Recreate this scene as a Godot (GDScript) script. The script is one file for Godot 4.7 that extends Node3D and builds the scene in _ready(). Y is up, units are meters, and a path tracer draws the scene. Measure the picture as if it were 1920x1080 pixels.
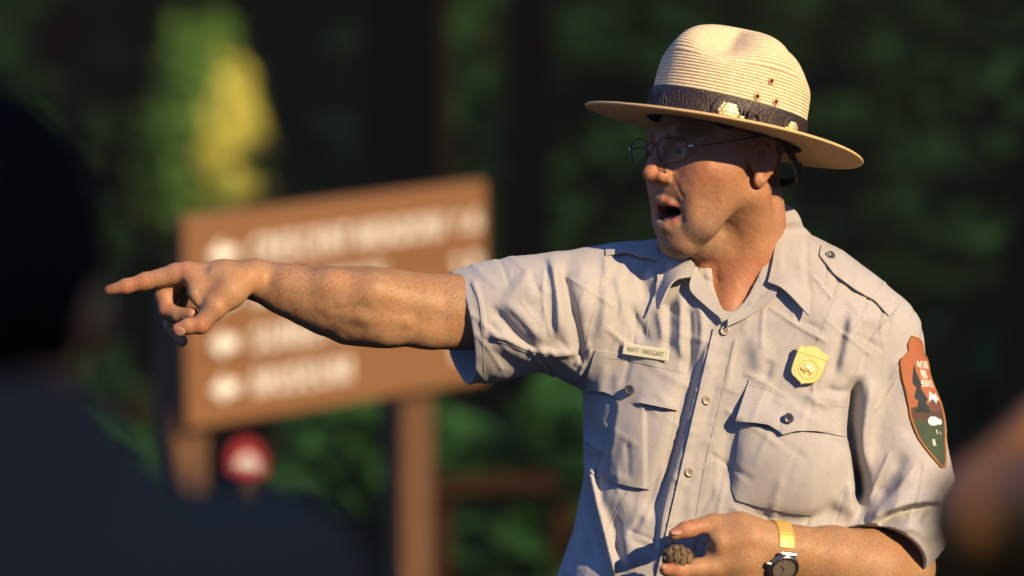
extends Node3D
# A park ranger in a straw hat points past a trail sign in a shaded conifer forest.

const LENS := 135.0
const CAM_Y := 1.45
const CAM_D := 4.19
const PX := 1450.0

var taken := {}
var M := {}
var rng := RandomNumberGenerator.new()


# a point of the scene from its place in a 1920 wide frame and its distance z (centimetres) in front of the ranger's shoulders
func P(px: float, py: float, zc: float) -> Vector3:
	var z := zc * 0.01
	var s := (CAM_D - z) / CAM_D / PX
	return Vector3((px - 960.0) * s, CAM_Y - (py - 540.0) * s, z)


func V(v: Vector3) -> Vector3:
	return P(v.x, v.y, v.z)


func back(p: Vector3) -> Vector2:
	var s := (CAM_D - p.z) / CAM_D / PX
	return Vector2(p.x / s + 960.0, 540.0 - (p.y - CAM_Y) / s)


# ------------------------------------------------------------------ names
func numbered(called: String) -> String:
	var n: int = taken.get(called, 0)
	taken[called] = n + 1
	return called if n == 0 else "%s_%03d" % [called, n]


func tag(o: Node3D, label: String, category: String, group := "") -> Node3D:
	o.set_meta("label", label)
	o.set_meta("category", category)
	if group:
		o.set_meta("group", group)
	return o


func thing(called: String, label: String, category: String, at := Vector3.ZERO, group := "") -> Node3D:
	var o := Node3D.new()
	o.name = numbered(called)
	add_child(o)
	o.position = at
	return tag(o, label, category, group)


# a part (or, without a parent, a top-level mesh); its shape is given in world metres
func part(called: String, mesh: Mesh, mat: Material, parent: Node3D = null, label := "") -> MeshInstance3D:
	var o := MeshInstance3D.new()
	o.mesh = mesh
	o.material_override = mat
	if parent == null:
		o.name = numbered(called)
		add_child(o)
	else:
		o.name = called
		parent.add_child(o, true)
		if parent.is_inside_tree():
			o.transform = parent.global_transform.affine_inverse()
	if label:
		o.set_meta("label", label)
	return o


# ------------------------------------------------------------------ distance fields
class Field:
	var kind := PackedInt32Array()
	var op := PackedInt32Array()
	var A := PackedVector3Array()
	var B := PackedVector3Array()
	var ra := PackedFloat32Array()
	var rb := PackedFloat32Array()
	var K := PackedFloat32Array()
	var cen := PackedVector3Array()
	var rad := PackedFloat32Array()
	var inv: Array[Basis] = []
	var slack := 0.0
	var rough: FastNoiseLite      # unevenness of flesh
	var rough_by := 0.0

	# tapered capsule; op 0 joins, 1 carves; flat > 1 squeezes it along z
	func cap(a: Vector3, b: Vector3, r0: float, r1: float, k: float, o := 0, basis := Basis()) -> void:
		kind.append(0); op.append(o); A.append(a); B.append(b); ra.append(r0); rb.append(r1); K.append(k)
		cen.append((a + b) * 0.5)
		rad.append(a.distance_to(b) * 0.5 + maxf(r0, r1))
		inv.append(basis)

	func chain(pts: Array, rs: Array, k: float, o := 0) -> void:
		for i in pts.size() - 1:
			cap(pts[i], pts[i + 1], rs[i], rs[i + 1], k, o)

	func ell(c: Vector3, r: Vector3, k: float, o := 0, basis := Basis()) -> void:
		kind.append(1); op.append(o); A.append(c); B.append(r); ra.append(minf(r.x, minf(r.y, r.z))); rb.append(0.0); K.append(k)
		cen.append(c)
		rad.append(maxf(r.x, maxf(r.y, r.z)))
		inv.append(basis.inverse())

	func prim(i: int, p: Vector3) -> float:
		if kind[i] == 0:
			var a := A[i]
			var ba := B[i] - a
			var pa := p - a
			var h := clampf(pa.dot(ba) / maxf(ba.dot(ba), 1e-9), 0.0, 1.0)
			return (pa - ba * h).length() - lerpf(ra[i], rb[i], h)
		var q: Vector3 = inv[i] * (p - A[i])
		var r := B[i]
		var s := Vector3(q.x / r.x, q.y / r.y, q.z / r.z)
		var k0 := s.length()
		if k0 < 1e-4:
			return -ra[i]
		var k1 := Vector3(s.x / r.x, s.y / r.y, s.z / r.z).length()
		return k0 * (k0 - 1.0) / k1

	func start(_p: Vector3) -> float:
		return 1e3

	func finish(p: Vector3, d: float) -> float:
		if rough and absf(d) < 1.0:
			return d + rough_by * rough.get_noise_3d(p.x, p.y, p.z)
		return d

	func d(p: Vector3) -> float:
		var v := start(p)
		for i in kind.size():
			var lb := (p - cen[i]).length() - rad[i]
			var k := K[i]
			if op[i] == 0:
				if lb > v + k:
					continue
				var e := prim(i, p)
				var h := maxf(k - absf(v - e), 0.0) / k
				v = minf(v, e) - h * h * k * 0.25
			else:
				if lb > k - v:
					continue
				var e := -prim(i, p)
				var h := maxf(k - absf(v - e), 0.0) / k
				v = maxf(v, e) + h * h * k * 0.25
		return finish(p, v)


# the torso and sleeves of the ranger's shirt: a lofted trunk, capsules, and folds laid over the front
class ShirtField extends Field:
	var rows: Array = []          # [y, left x, right x, front z, back z, centre shear] in metres
	var fold := PackedFloat32Array()
	var fw := 0
	var fh := 0
	var fx := 0.0
	var fy := 0.0
	var fs := 0.0                 # metres per texel
	var cuts: Array = []          # [point, normal] half spaces where a sleeve ends, with its own region
	var inner: Field
	var vee := PackedVector2Array()

	func start(p: Vector3) -> float:
		var n := rows.size()
		var i := 0
		while i < n - 2 and p.y < rows[i + 1][0]:
			i += 1
		var a: Array = rows[i]
		var b: Array = rows[i + 1]
		var t := clampf((p.y - a[0]) / (b[0] - a[0]), 0.0, 1.0)
		var xl: float = lerpf(a[1], b[1], t)
		var xr: float = lerpf(a[2], b[2], t)
		var zf: float = lerpf(a[3], b[3], t)
		var zb: float = lerpf(a[4], b[4], t)
		var sh: float = lerpf(a[5], b[5], t)
		var rx := (xr - xl) * 0.5
		var x := p.x - (xl + xr) * 0.5
		var z := p.z - sh * x
		var zc := (zf * 0.35 + zb * 0.65)
		var rz := (zf - zc) if z > zc else (zc - zb)
		var u := absf(x) / rx
		var w := absf(z - zc) / rz
		var m := pow(pow(u, 3.2) + pow(w, 3.2), 0.3125)
		var q := (m - 1.0) * minf(rx, rz)
		# straight distance along z near the middle of the front
		var top: float = p.y - rows[0][0]
		if top > 0.0:
			q = maxf(q, 0.0)
			return sqrt(q * q + top * top) if q > 0.0 else top
		return q

	func folded(p: Vector3) -> float:
		var x := (p.x - fx) / fs
		var y := (fy - p.y) / fs
		if x < 0.0 or y < 0.0 or x >= fw - 1.001 or y >= fh - 1.001:
			return 0.0
		var ix := int(x)
		var iy := int(y)
		var ax := x - ix
		var ay := y - iy
		var o := iy * fw + ix
		return lerpf(lerpf(fold[o], fold[o + 1], ax), lerpf(fold[o + fw], fold[o + fw + 1], ax), ay)

	func finish(p: Vector3, v: float) -> float:
		if v < 0.05:
			v -= folded(p) * smoothstep(-0.03, 0.03, p.z)
			if inner and v > -0.05:
				# hollow sleeves, open at the cuffs
				var hole := inner.d(p)
				v = maxf(v, -hole)
		return v


# surface nets over the cells next to the surface
func nets(F: Field, la: Vector3, lb: Vector3, c: float) -> Array:
	var lo := la.min(lb)
	var hi := la.max(lb)
	var nx := int(ceil((hi.x - lo.x) / c / 4.0)) * 4 + 1
	var ny := int(ceil((hi.y - lo.y) / c / 4.0)) * 4 + 1
	var nz := int(ceil((hi.z - lo.z) / c / 4.0)) * 4 + 1
	var sy := nx
	var sz := nx * ny
	var g := PackedFloat32Array()
	g.resize(nx * ny * nz)
	g.fill(1e9)
	var cells := PackedInt32Array()
	var far := c * 4.4 + F.slack
	var near := c * 2.3 + F.slack * 0.6
	for bz in range(0, nz - 1, 4):
		for by in range(0, ny - 1, 4):
			for bx in range(0, nx - 1, 4):
				if absf(F.d(lo + Vector3(bx + 2, by + 2, bz + 2) * c)) > far:
					continue
				for s in 8:
					var x0 := bx + (s & 1) * 2
					var y0 := by + ((s >> 1) & 1) * 2
					var z0 := bz + (s >> 2) * 2
					var mid := (z0 + 1) * sz + (y0 + 1) * sy + x0 + 1
					var dm := g[mid]
					if dm > 1e8:
						dm = F.d(lo + Vector3(x0 + 1, y0 + 1, z0 + 1) * c)
						g[mid] = dm
					if absf(dm) > near:
						continue
					for k in 3:
						for j in 3:
							for i in 3:
								var at := (z0 + k) * sz + (y0 + j) * sy + x0 + i
								if g[at] > 1e8:
									g[at] = F.d(lo + Vector3(x0 + i, y0 + j, z0 + k) * c)
					for q in 8:
						cells.append((z0 + (q >> 2)) * sz + (y0 + ((q >> 1) & 1)) * sy + x0 + (q & 1))
	var vid := PackedInt32Array()
	vid.resize(nx * ny * nz)
	vid.fill(-1)
	var verts := PackedVector3Array()
	var off := PackedInt32Array([0, 1, sy, sy + 1, sz, sz + 1, sz + sy, sz + sy + 1])
	var ea := PackedInt32Array([0, 2, 4, 6, 0, 1, 4, 5, 0, 1, 2, 3])
	var eb := PackedInt32Array([1, 3, 5, 7, 2, 3, 6, 7, 4, 5, 6, 7])
	var cv := PackedFloat32Array()
	cv.resize(8)
	var keep := PackedInt32Array()
	for at in cells:
		var mask := 0
		for q in 8:
			cv[q] = g[at + off[q]]
			if cv[q] < 0.0:
				mask |= 1 << q
		if mask == 0 or mask == 255:
			continue
		var sum := Vector3.ZERO
		var n := 0
		for e in 12:
			var a := ea[e]
			var b := eb[e]
			if (cv[a] < 0.0) == (cv[b] < 0.0):
				continue
			var t := cv[a] / (cv[a] - cv[b])
			var pa := Vector3(a & 1, (a >> 1) & 1, a >> 2)
			var pb := Vector3(b & 1, (b >> 1) & 1, b >> 2)
			sum += pa.lerp(pb, t)
			n += 1
		var iz := at / sz
		var iy := (at - iz * sz) / sy
		var ix := at - iz * sz - iy * sy
		vid[at] = verts.size()
		keep.append(at)
		verts.append(lo + (Vector3(ix, iy, iz) + sum / n) * c)
	var idx := PackedInt32Array()
	for at in keep:
		var s0 := g[at] < 0.0
		for axis in 3:
			var step := 1 if axis == 0 else (sy if axis == 1 else sz)
			var s1 := g[at + step] < 0.0
			if s0 == s1:
				continue
			var u := sy if axis == 0 else (sz if axis == 1 else 1)
			var w := sz if axis == 0 else (1 if axis == 1 else sy)
			if at - u - w < 0:
				continue
			var a := vid[at]
			var b := vid[at - u]
			var cc := vid[at - u - w]
			var dd := vid[at - w]
			if b < 0 or cc < 0 or dd < 0:
				continue
			if s0:
				idx.append_array(PackedInt32Array([a, cc, b, a, dd, cc]))
			else:
				idx.append_array(PackedInt32Array([a, b, cc, a, cc, dd]))
	var nor := norms(verts, idx)
	# one step onto the true surface
	for i in verts.size():
		verts[i] -= nor[i] * clampf(F.d(verts[i]) * 0.8, -c * 0.5, c * 0.5)
	nor = norms(verts, idx)
	return [verts, nor, idx]


func norms(verts: PackedVector3Array, idx: PackedInt32Array) -> PackedVector3Array:
	var nor := PackedVector3Array()
	nor.resize(verts.size())
	for i in range(0, idx.size(), 3):
		var a := verts[idx[i]]
		var n := (verts[idx[i + 2]] - a).cross(verts[idx[i + 1]] - a)
		nor[idx[i]] += n
		nor[idx[i + 1]] += n
		nor[idx[i + 2]] += n
	for i in nor.size():
		nor[i] = nor[i].normalized()
	return nor


func to_mesh(a: Array, colors := PackedColorArray(), mesh: ArrayMesh = null) -> ArrayMesh:
	var arr := []
	arr.resize(Mesh.ARRAY_MAX)
	arr[Mesh.ARRAY_VERTEX] = a[0]
	arr[Mesh.ARRAY_NORMAL] = a[1]
	arr[Mesh.ARRAY_INDEX] = a[2]
	if colors.size():
		arr[Mesh.ARRAY_COLOR] = colors
	if a.size() > 3:
		arr[Mesh.ARRAY_TEX_UV] = a[3]
	if mesh == null:
		mesh = ArrayMesh.new()
	mesh.add_surface_from_arrays(Mesh.PRIMITIVE_TRIANGLES, arr)
	return mesh


func moved(a: Array, xf: Transform3D) -> Array:
	var v: PackedVector3Array = xf * (a[0] as PackedVector3Array)
	var n := PackedVector3Array()
	var b := xf.basis.orthonormalized()
	for x in a[1]:
		n.append(b * x)
	var r := [v, n, a[2]]
	if a.size() > 3:
		r.append(a[3])
	return r


func joined(list: Array) -> Array:
	var v := PackedVector3Array()
	var n := PackedVector3Array()
	var f := PackedInt32Array()
	for a in list:
		var o := v.size()
		v.append_array(a[0])
		n.append_array(a[1])
		for i in a[2]:
			f.append(i + o)
	return [v, n, f]


# ------------------------------------------------------------------ shapes
# a grid of points (rows of equal length) with uv; closed_u joins the ends of each row
func grid(rows: Array, flip := false, closed := false) -> Array:
	var v := PackedVector3Array()
	var uv := PackedVector2Array()
	var f := PackedInt32Array()
	var nv := rows.size()
	var nu: int = rows[0].size()
	for j in nv:
		for i in nu:
			v.append(rows[j][i])
			uv.append(Vector2(float(i) / (nu - 1), float(j) / (nv - 1)))
	for j in nv - 1:
		for i in nu - 1:
			var a := j * nu + i
			if flip:
				f.append_array(PackedInt32Array([a, a + nu, a + 1, a + 1, a + nu, a + nu + 1]))
			else:
				f.append_array(PackedInt32Array([a, a + 1, a + nu, a + 1, a + nu + 1, a + nu]))
	var n := norms(v, f)
	if closed:
		for j in nv:
			var s := (n[j * nu] + n[j * nu + nu - 1]).normalized()
			n[j * nu] = s
			n[j * nu + nu - 1] = s
	return [v, n, f, uv]


# cloth or plate: a grid seen from its front (rows run down, points run right), given a thickness behind it
func slab(rows: Array, th: float) -> Array:
	var front := grid(rows)
	var nv := rows.size()
	var nu: int = rows[0].size()
	var v: PackedVector3Array = front[0].duplicate()
	var n: PackedVector3Array = front[1].duplicate()
	var f: PackedInt32Array = front[2].duplicate()
	var uv: PackedVector2Array = front[3].duplicate()
	var m := v.size()
	for i in m:
		v.append(v[i] - n[i] * th)
		n.append(-n[i])
		uv.append(uv[i])
	for i in range(0, front[2].size(), 3):
		f.append_array(PackedInt32Array([front[2][i] + m, front[2][i + 2] + m, front[2][i + 1] + m]))
	var rim := PackedInt32Array()
	for i in nu - 1: rim.append(i)
	for j in nv - 1: rim.append(j * nu + nu - 1)
	for i in nu - 1: rim.append(nv * nu - 1 - i)
	for j in nv - 1: rim.append((nv - 1 - j) * nu)
	for k in rim.size():
		var a := rim[k]
		var b := rim[(k + 1) % rim.size()]
		var nn := n[a].cross(v[b] - v[a]).normalized()
		var o := v.size()
		for q in [a, b, b + m, a + m]:
			v.append(v[q]); n.append(nn); uv.append(uv[q])
		f.append_array(PackedInt32Array([o, o + 3, o + 1, o + 1, o + 3, o + 2]))
	return [v, n, f, uv]


func spline(pts: Array, per: int, closed := false) -> Array:
	var out := []
	var n := pts.size()
	var last := n if closed else n - 1
	for i in last:
		var a = pts[(i - 1 + n) % n] if closed or i > 0 else pts[i] * 2.0 - pts[i + 1]
		var b = pts[i]
		var c = pts[(i + 1) % n]
		var d = pts[(i + 2) % n] if closed or i + 2 < n else pts[i + 1] * 2.0 - pts[i]
		for k in per:
			out.append(b.cubic_interpolate(c, a, d, float(k) / per))
	if not closed:
		out.append(pts[n - 1])
	return out


# n points spaced evenly along a polyline
func even(pts: Array, n: int) -> Array:
	var len := [0.0]
	for i in pts.size() - 1:
		len.append(len[i] + pts[i].distance_to(pts[i + 1]))
	var out := []
	var k := 0
	for j in n:
		var t: float = len[-1] * j / (n - 1)
		while k < pts.size() - 2 and len[k + 1] < t:
			k += 1
		out.append(pts[k].lerp(pts[k + 1], clampf((t - len[k]) / maxf(len[k + 1] - len[k], 1e-9), 0.0, 1.0)))
	return out


func tube(path: Array, r: float, seg := 8, closed := false, rs: Array = [], flat := 1.0, upv := Vector3.ZERO) -> Array:
	var rows := []
	var n := path.size()
	var up := Vector3(0.13, 0.97, 0.21)
	for i in n:
		var a: Vector3 = path[(i - 1 + n) % n] if closed or i > 0 else path[i]
		var b: Vector3 = path[(i + 1) % n] if closed or i < n - 1 else path[i]
		var t := (b - a).normalized()
		if upv != Vector3.ZERO:
			up = upv
		var s := t.cross(up)
		if s.length() < 1e-3:
			s = t.cross(Vector3(1, 0, 0))
		s = s.normalized()
		up = s.cross(t)
		var rr: float = rs[i] if rs.size() else r
		var row := []
		for k in seg + 1:
			var w := TAU * k / seg
			row.append(path[i] + (s * cos(w) + up * sin(w) * flat) * rr)
		rows.append(row)
	if closed:
		rows.append(rows[0])
	var g := grid(rows, false, true)
	if not closed:
		var v: PackedVector3Array = g[0]
		var nn: PackedVector3Array = g[1]
		var f: PackedInt32Array = g[2]
		var uv: PackedVector2Array = g[3]
		for e in 2:
			var o := v.size()
			var row: Array = rows[0] if e == 0 else rows[-1]
			var t: Vector3 = (path[0] - path[1]).normalized() if e == 0 else (path[n - 1] - path[n - 2]).normalized()
			v.append(path[0] if e == 0 else path[n - 1]); nn.append(t); uv.append(Vector2())
			for q in row:
				v.append(q); nn.append(t); uv.append(Vector2())
			for k in seg:
				if e == 0:
					f.append_array(PackedInt32Array([o, o + 2 + k, o + 1 + k]))
				else:
					f.append_array(PackedInt32Array([o, o + 1 + k, o + 2 + k]))
		g = [v, nn, f, uv]
	return g


# a shape turned about the local y axis: profile of Vector2(radius, height), bottom to top outside
func lathe(prof: Array, seg := 24) -> Array:
	var rows := []
	for q in prof:
		var row := []
		for k in seg + 1:
			var w := TAU * k / seg
			row.append(Vector3(cos(w) * q.x, q.y, sin(w) * q.x))
		rows.append(row)
	return grid(rows, false, true)


# a flat outline (counter-clockwise seen from +z) given thickness from z = 0 up to z = th, with a small chamfer
func plate(poly: PackedVector2Array, th: float, bev := 0.0) -> Array:
	if Geometry2D.is_polygon_clockwise(poly):
		poly.reverse()
	var top := poly
	if bev > 0.0:
		var o := Geometry2D.offset_polygon(poly, -bev, Geometry2D.JOIN_MITER)
		if o.size():
			top = o[0]
	var v := PackedVector3Array()
	var n := PackedVector3Array()
	var f := PackedInt32Array()
	var uv := PackedVector2Array()
	var tri := Geometry2D.triangulate_polygon(top)
	var r := Rect2(poly[0], Vector2.ZERO)
	for q in poly: r = r.expand(q)
	for q in top:
		v.append(Vector3(q.x, q.y, th)); n.append(Vector3(0, 0, 1)); uv.append(Vector2((q.x - r.position.x) / r.size.x, 1.0 - (q.y - r.position.y) / r.size.y))
	for i in range(0, tri.size(), 3):
		var a := top[tri[i]]
		var cw := (top[tri[i + 1]] - a).cross(top[tri[i + 2]] - a) < 0.0
		f.append_array(PackedInt32Array([tri[i], tri[i + 1], tri[i + 2]] if cw else [tri[i], tri[i + 2], tri[i + 1]]))
	var same := top.size() == poly.size()
	var m := poly.size()
	for i in m:
		var a := poly[i]
		var b := poly[(i + 1) % m]
		var nn := Vector3(b.y - a.y, a.x - b.x, 0).normalized()
		var o := v.size()
		v.append_array(PackedVector3Array([Vector3(a.x, a.y, 0), Vector3(b.x, b.y, 0), Vector3(b.x, b.y, th - bev), Vector3(a.x, a.y, th - bev)]))
		for k in 4:
			n.append(nn); uv.append(Vector2(0.5, 0.5))
		f.append_array(PackedInt32Array([o, o + 2, o + 1, o, o + 3, o + 2]))
	if bev > 0.0:
		for i in top.size():
			var a := top[i]
			var b := top[(i + 1) % top.size()]
			var pa := near(poly, a)
			var pb := near(poly, b)
			var o := v.size()
			var nn := (Vector3(b.y - a.y, a.x - b.x, 0).normalized() + Vector3(0, 0, 1)).normalized()
			v.append_array(PackedVector3Array([Vector3(pa.x, pa.y, th - bev), Vector3(pb.x, pb.y, th - bev), Vector3(b.x, b.y, th), Vector3(a.x, a.y, th)]))
			for k in 4:
				n.append(nn); uv.append(Vector2(0.5, 0.5))
			f.append_array(PackedInt32Array([o, o + 2, o + 1, o, o + 3, o + 2]))
	return [v, n, f, uv]


func near(poly: PackedVector2Array, q: Vector2) -> Vector2:
	var best := poly[0]
	for x in poly:
		if x.distance_squared_to(q) < best.distance_squared_to(q):
			best = x
	return best


# a box with chamfered edges, centred
func block(size: Vector3, bev := 0.0) -> Array:
	var h := size * 0.5
	var g := plate(PackedVector2Array([Vector2(-h.x, -h.y), Vector2(h.x, -h.y), Vector2(h.x, h.y), Vector2(-h.x, h.y)]), h.z, bev)
	var o := moved(g, Transform3D(Basis(Vector3(0, 1, 0), PI), Vector3.ZERO))
	return joined([g, o])


func frame_at(o: Vector3, n: Vector3, roll := 0.0) -> Transform3D:
	var z := n.normalized()
	var x := Vector3.UP.cross(z).normalized()
	var b := Basis(x, z.cross(x), z)
	return Transform3D(b * Basis(Vector3(0, 0, 1), roll), o)


# ------------------------------------------------------------------ the scene
const SUN := Vector3(0.85, 0.60, 1.0)

var HX := Transform3D()      # head: centimetres of the head (x his left, y up, z his front) to the world
var SF: ShirtField
var spot := {}


func _ready() -> void:
	rng.seed = 7
	var cam := Camera3D.new()
	cam.name = "camera"
	add_child(cam)
	cam.position = Vector3(0, CAM_Y, CAM_D)
	var att := CameraAttributesPhysical.new()
	att.frustum_focal_length = LENS
	att.frustum_focus_distance = CAM_D - 0.07
	att.frustum_near = 0.05
	att.frustum_far = 400.0
	att.exposure_aperture = 2.3
	cam.attributes = att
	cam.current = true
	var env := Environment.new()
	env.background_mode = Environment.BG_SKY
	env.tonemap_mode = Environment.TONE_MAPPER_LINEAR
	env.tonemap_exposure = 1.62
	env.fog_enabled = true
	env.fog_density = 0.0010
	env.fog_light_color = Color(0.90, 0.92, 0.88)
	env.sdfgi_enabled = true
	env.ssao_enabled = true
	env.ssil_enabled = true
	var sky := Sky.new()
	var sm := ProceduralSkyMaterial.new()
	sm.sky_top_color = Color(0.25, 0.45, 0.78)
	sm.sky_horizon_color = Color(0.55, 0.66, 0.80)
	sm.sky_curve = 0.12
	sm.sky_energy_multiplier = 0.9
	sm.ground_bottom_color = Color(0.05, 0.055, 0.04)
	sm.ground_horizon_color = Color(0.12, 0.12, 0.09)
	sm.sun_angle_max = 0.0
	sky.sky_material = sm
	env.sky = sky
	var we := WorldEnvironment.new()
	we.name = "world_environment"
	we.environment = env
	add_child(we)
	var sun := DirectionalLight3D.new()
	sun.name = "sun"
	add_child(sun)
	sun.look_at_from_position(SUN * 10.0, Vector3.ZERO)
	sun.light_color = Color(1.0, 0.875, 0.69)
	sun.light_energy = 1.6
	sun.light_angular_distance = 0.5
	sun.shadow_enabled = true

	HX = Transform3D(Basis(Vector3(0.59, 0, 0.807) * 0.01, Vector3(0, 0.01, 0), Vector3(-0.807, 0, 0.59) * 0.01), P(1348, 283, 5.5))
	materials()
	forest()
	trail_sign()
	ranger()
	spectators()


# ------------------------------------------------------------------ materials
func mat(c: Color, rough := 0.8, metal := 0.0) -> StandardMaterial3D:
	var m := StandardMaterial3D.new()
	m.albedo_color = c.linear_to_srgb()
	m.roughness = rough
	m.metallic = metal
	return m


func noise(freq: float, seed_: int, oct := 4, kind := FastNoiseLite.TYPE_SIMPLEX_SMOOTH) -> FastNoiseLite:
	var n := FastNoiseLite.new()
	n.seed = seed_
	n.frequency = freq
	n.fractal_octaves = oct
	n.noise_type = kind
	return n


func noise_tex(freq: float, seed_: int, lo: float, hi: float, normal := false, bump := 1.0, size := 512) -> NoiseTexture2D:
	var t := NoiseTexture2D.new()
	t.width = size
	t.height = size
	t.seamless = true
	t.noise = noise(freq, seed_)
	if normal:
		t.as_normal_map = true
		t.bump_strength = bump
	else:
		var g := Gradient.new()
		g.set_color(0, Color(lo, lo, lo))
		g.set_color(1, Color(hi, hi, hi))
		t.color_ramp = g
	return t


func tri(m: StandardMaterial3D, scale: float) -> StandardMaterial3D:
	m.uv1_triplanar = true
	m.uv1_world_triplanar = true
	m.uv1_scale = Vector3.ONE * scale
	return m


func weave() -> Array:
	# twill: diagonal ribs with uneven threads
	var n := 256
	var c := Image.create(n, n, false, Image.FORMAT_RGB8)
	var h := Image.create(n, n, false, Image.FORMAT_RGB8)
	var a := noise(0.11, 3, 3)
	for y in n:
		for x in n:
			var rib := 0.5 + 0.5 * sin((x + y) * TAU / 8.0)
			var thread := 0.5 + 0.5 * sin((x - y * 1.0) * TAU / 4.0)
			var k := a.get_noise_2d(x, y)
			var v := clampf(0.84 + 0.12 * rib + 0.20 * k, 0.0, 1.0)
			c.set_pixel(x, y, Color(v, v, v))
			var q := clampf(rib * 0.6 + thread * 0.25 + k * 0.3, 0.0, 1.0)
			h.set_pixel(x, y, Color(q, q, q))
	h.bump_map_to_normal_map(2.0)
	return [ImageTexture.create_from_image(c), ImageTexture.create_from_image(h)]


func materials() -> void:
	var w := weave()
	var cloth := mat(Color(0.478, 0.459, 0.446), 0.9)
	cloth.albedo_texture = w[0]
	cloth.normal_enabled = true
	cloth.normal_texture = w[1]
	cloth.normal_scale = 0.8
	cloth.rim_enabled = true
	cloth.rim = 0.25
	cloth.metallic_specular = 0.3
	M.cloth = tri(cloth, 26.0)
	M.thread = mat(Color(0.36, 0.345, 0.33), 0.9)
	M.mesh_cloth = tri(mat(Color(0.42, 0.40, 0.385), 0.95), 40.0)
	var skin := mat(Color(1, 1, 1), 0.5)
	skin.vertex_color_use_as_albedo = true
	skin.albedo_texture = noise_tex(0.05, 11, 0.82, 1.0)
	skin.normal_enabled = true
	skin.normal_texture = noise_tex(0.12, 12, 0, 1, true, 3.0)
	skin.normal_scale = 0.55
	skin.subsurf_scatter_enabled = true
	skin.subsurf_scatter_strength = 0.04
	skin.metallic_specular = 0.38
	M.skin = tri(skin, 9.0)
	var nail := mat(Color(0.46, 0.24, 0.16), 0.35)
	M.nail = nail
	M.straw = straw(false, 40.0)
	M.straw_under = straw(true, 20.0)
	M.straw_edge = mat(Color(0.66, 0.45, 0.20), 0.6)
	var leather := mat(Color(0.028, 0.017, 0.012), 0.40)
	leather.normal_enabled = true
	leather.normal_texture = noise_tex(0.05, 31, 0, 1, true, 8.0)
	leather.normal_scale = 0.9
	M.leather = tri(leather, 12.0)
	M.strap = mat(Color(0.012, 0.011, 0.011), 0.5)
	M.gold = mat(Color(0.90, 0.68, 0.30), 0.42, 0.75)
	M.pale_gold = mat(Color(0.88, 0.66, 0.24), 0.36, 0.6)
	M.tag_gold = mat(Color(0.74, 0.72, 0.50), 0.38, 0.15)
	M.engraved = mat(Color(0.10, 0.09, 0.05), 0.6)
	M.strap_gold = mat(Color(0.66, 0.44, 0.10), 0.46, 0.4)
	M.wire = mat(Color(0.022, 0.015, 0.012), 0.35, 0.3)
	var lens := StandardMaterial3D.new()
	lens.transparency = BaseMaterial3D.TRANSPARENCY_ALPHA
	lens.albedo_color = Color(0.8, 0.7, 0.6, 0.04)
	lens.roughness = 0.02
	lens.metallic_specular = 0.15
	M.lens = lens
	M.tooth = mat(Color(0.42, 0.34, 0.23), 0.35)
	M.tongue = mat(Color(0.44, 0.13, 0.11), 0.35)
	M.eye = mat(Color(0.30, 0.25, 0.21), 0.55)
	M.iris = mat(Color(0.03, 0.03, 0.03), 0.3)
	M.hair = mat(Color(0.014, 0.009, 0.006), 0.8)
	M.hair.metallic_specular = 0.1
	M.horn = mat(Color(0.36, 0.31, 0.25), 0.35)
	M.dark_horn = mat(Color(0.055, 0.06, 0.075), 0.3)
	M.hole = mat(Color(0.01, 0.01, 0.01), 0.9)
	M.steel = mat(Color(0.45, 0.45, 0.45), 0.25, 1.0)
	M.dark_steel = mat(Color(0.26, 0.25, 0.23), 0.28, 0.95)
	var cone := mat(Color(0.10, 0.065, 0.032), 0.85)
	M.cone = cone
	var trousers := mat(Color(0.035, 0.045, 0.032), 0.9)
	M.trousers = trousers
	M.boot = mat(Color(0.03, 0.02, 0.015), 0.5)


# sewn straw braid: fine rows, darker where they meet
func straw(under: bool, rows: float) -> StandardMaterial3D:
	var w := 256
	var h := 512
	var c := Image.create(w, h, false, Image.FORMAT_RGB8)
	var b := Image.create(w, h, false, Image.FORMAT_RGB8)
	var a := noise(0.08, 21, 3)
	var s := noise(0.012, 22, 3)
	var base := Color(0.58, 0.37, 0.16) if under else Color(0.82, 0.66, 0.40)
	for y in h:
		for x in w:
			var t := fposmod(y * rows / h, 1.0)
			var rib := sin(t * PI)
			var plait := 0.5 + 0.5 * sin(x * TAU / 8.0 + (PI if int(y * rows / h * 2.0) % 2 == 0 else 0.0))
			var k := a.get_noise_2d(x, y) * 0.14 + s.get_noise_2d(x * 2.0, floor(y * rows / h) * 37.0) * 0.12
			var seam := smoothstep(0.0, 0.30, rib)
			var v := (0.42 + 0.58 * seam) * (0.93 + 0.07 * plait) + k
			var col := Color(base.r * v, base.g * v * (0.90 + 0.10 * seam), base.b * v * (0.72 + 0.28 * seam)).linear_to_srgb()
			c.set_pixel(x, y, col)
			var q := clampf(rib * 0.75 + plait * 0.2 + a.get_noise_2d(x, y) * 0.15, 0.0, 1.0)
			b.set_pixel(x, y, Color(q, q, q))
	b.bump_map_to_normal_map(6.0)
	var m := StandardMaterial3D.new()
	m.albedo_texture = ImageTexture.create_from_image(c)
	m.normal_enabled = true
	m.normal_texture = ImageTexture.create_from_image(b)
	m.normal_scale = 1.0 if not under else 0.9
	m.roughness = 0.62
	m.uv1_scale = Vector3(6, 1, 1)
	return m


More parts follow.
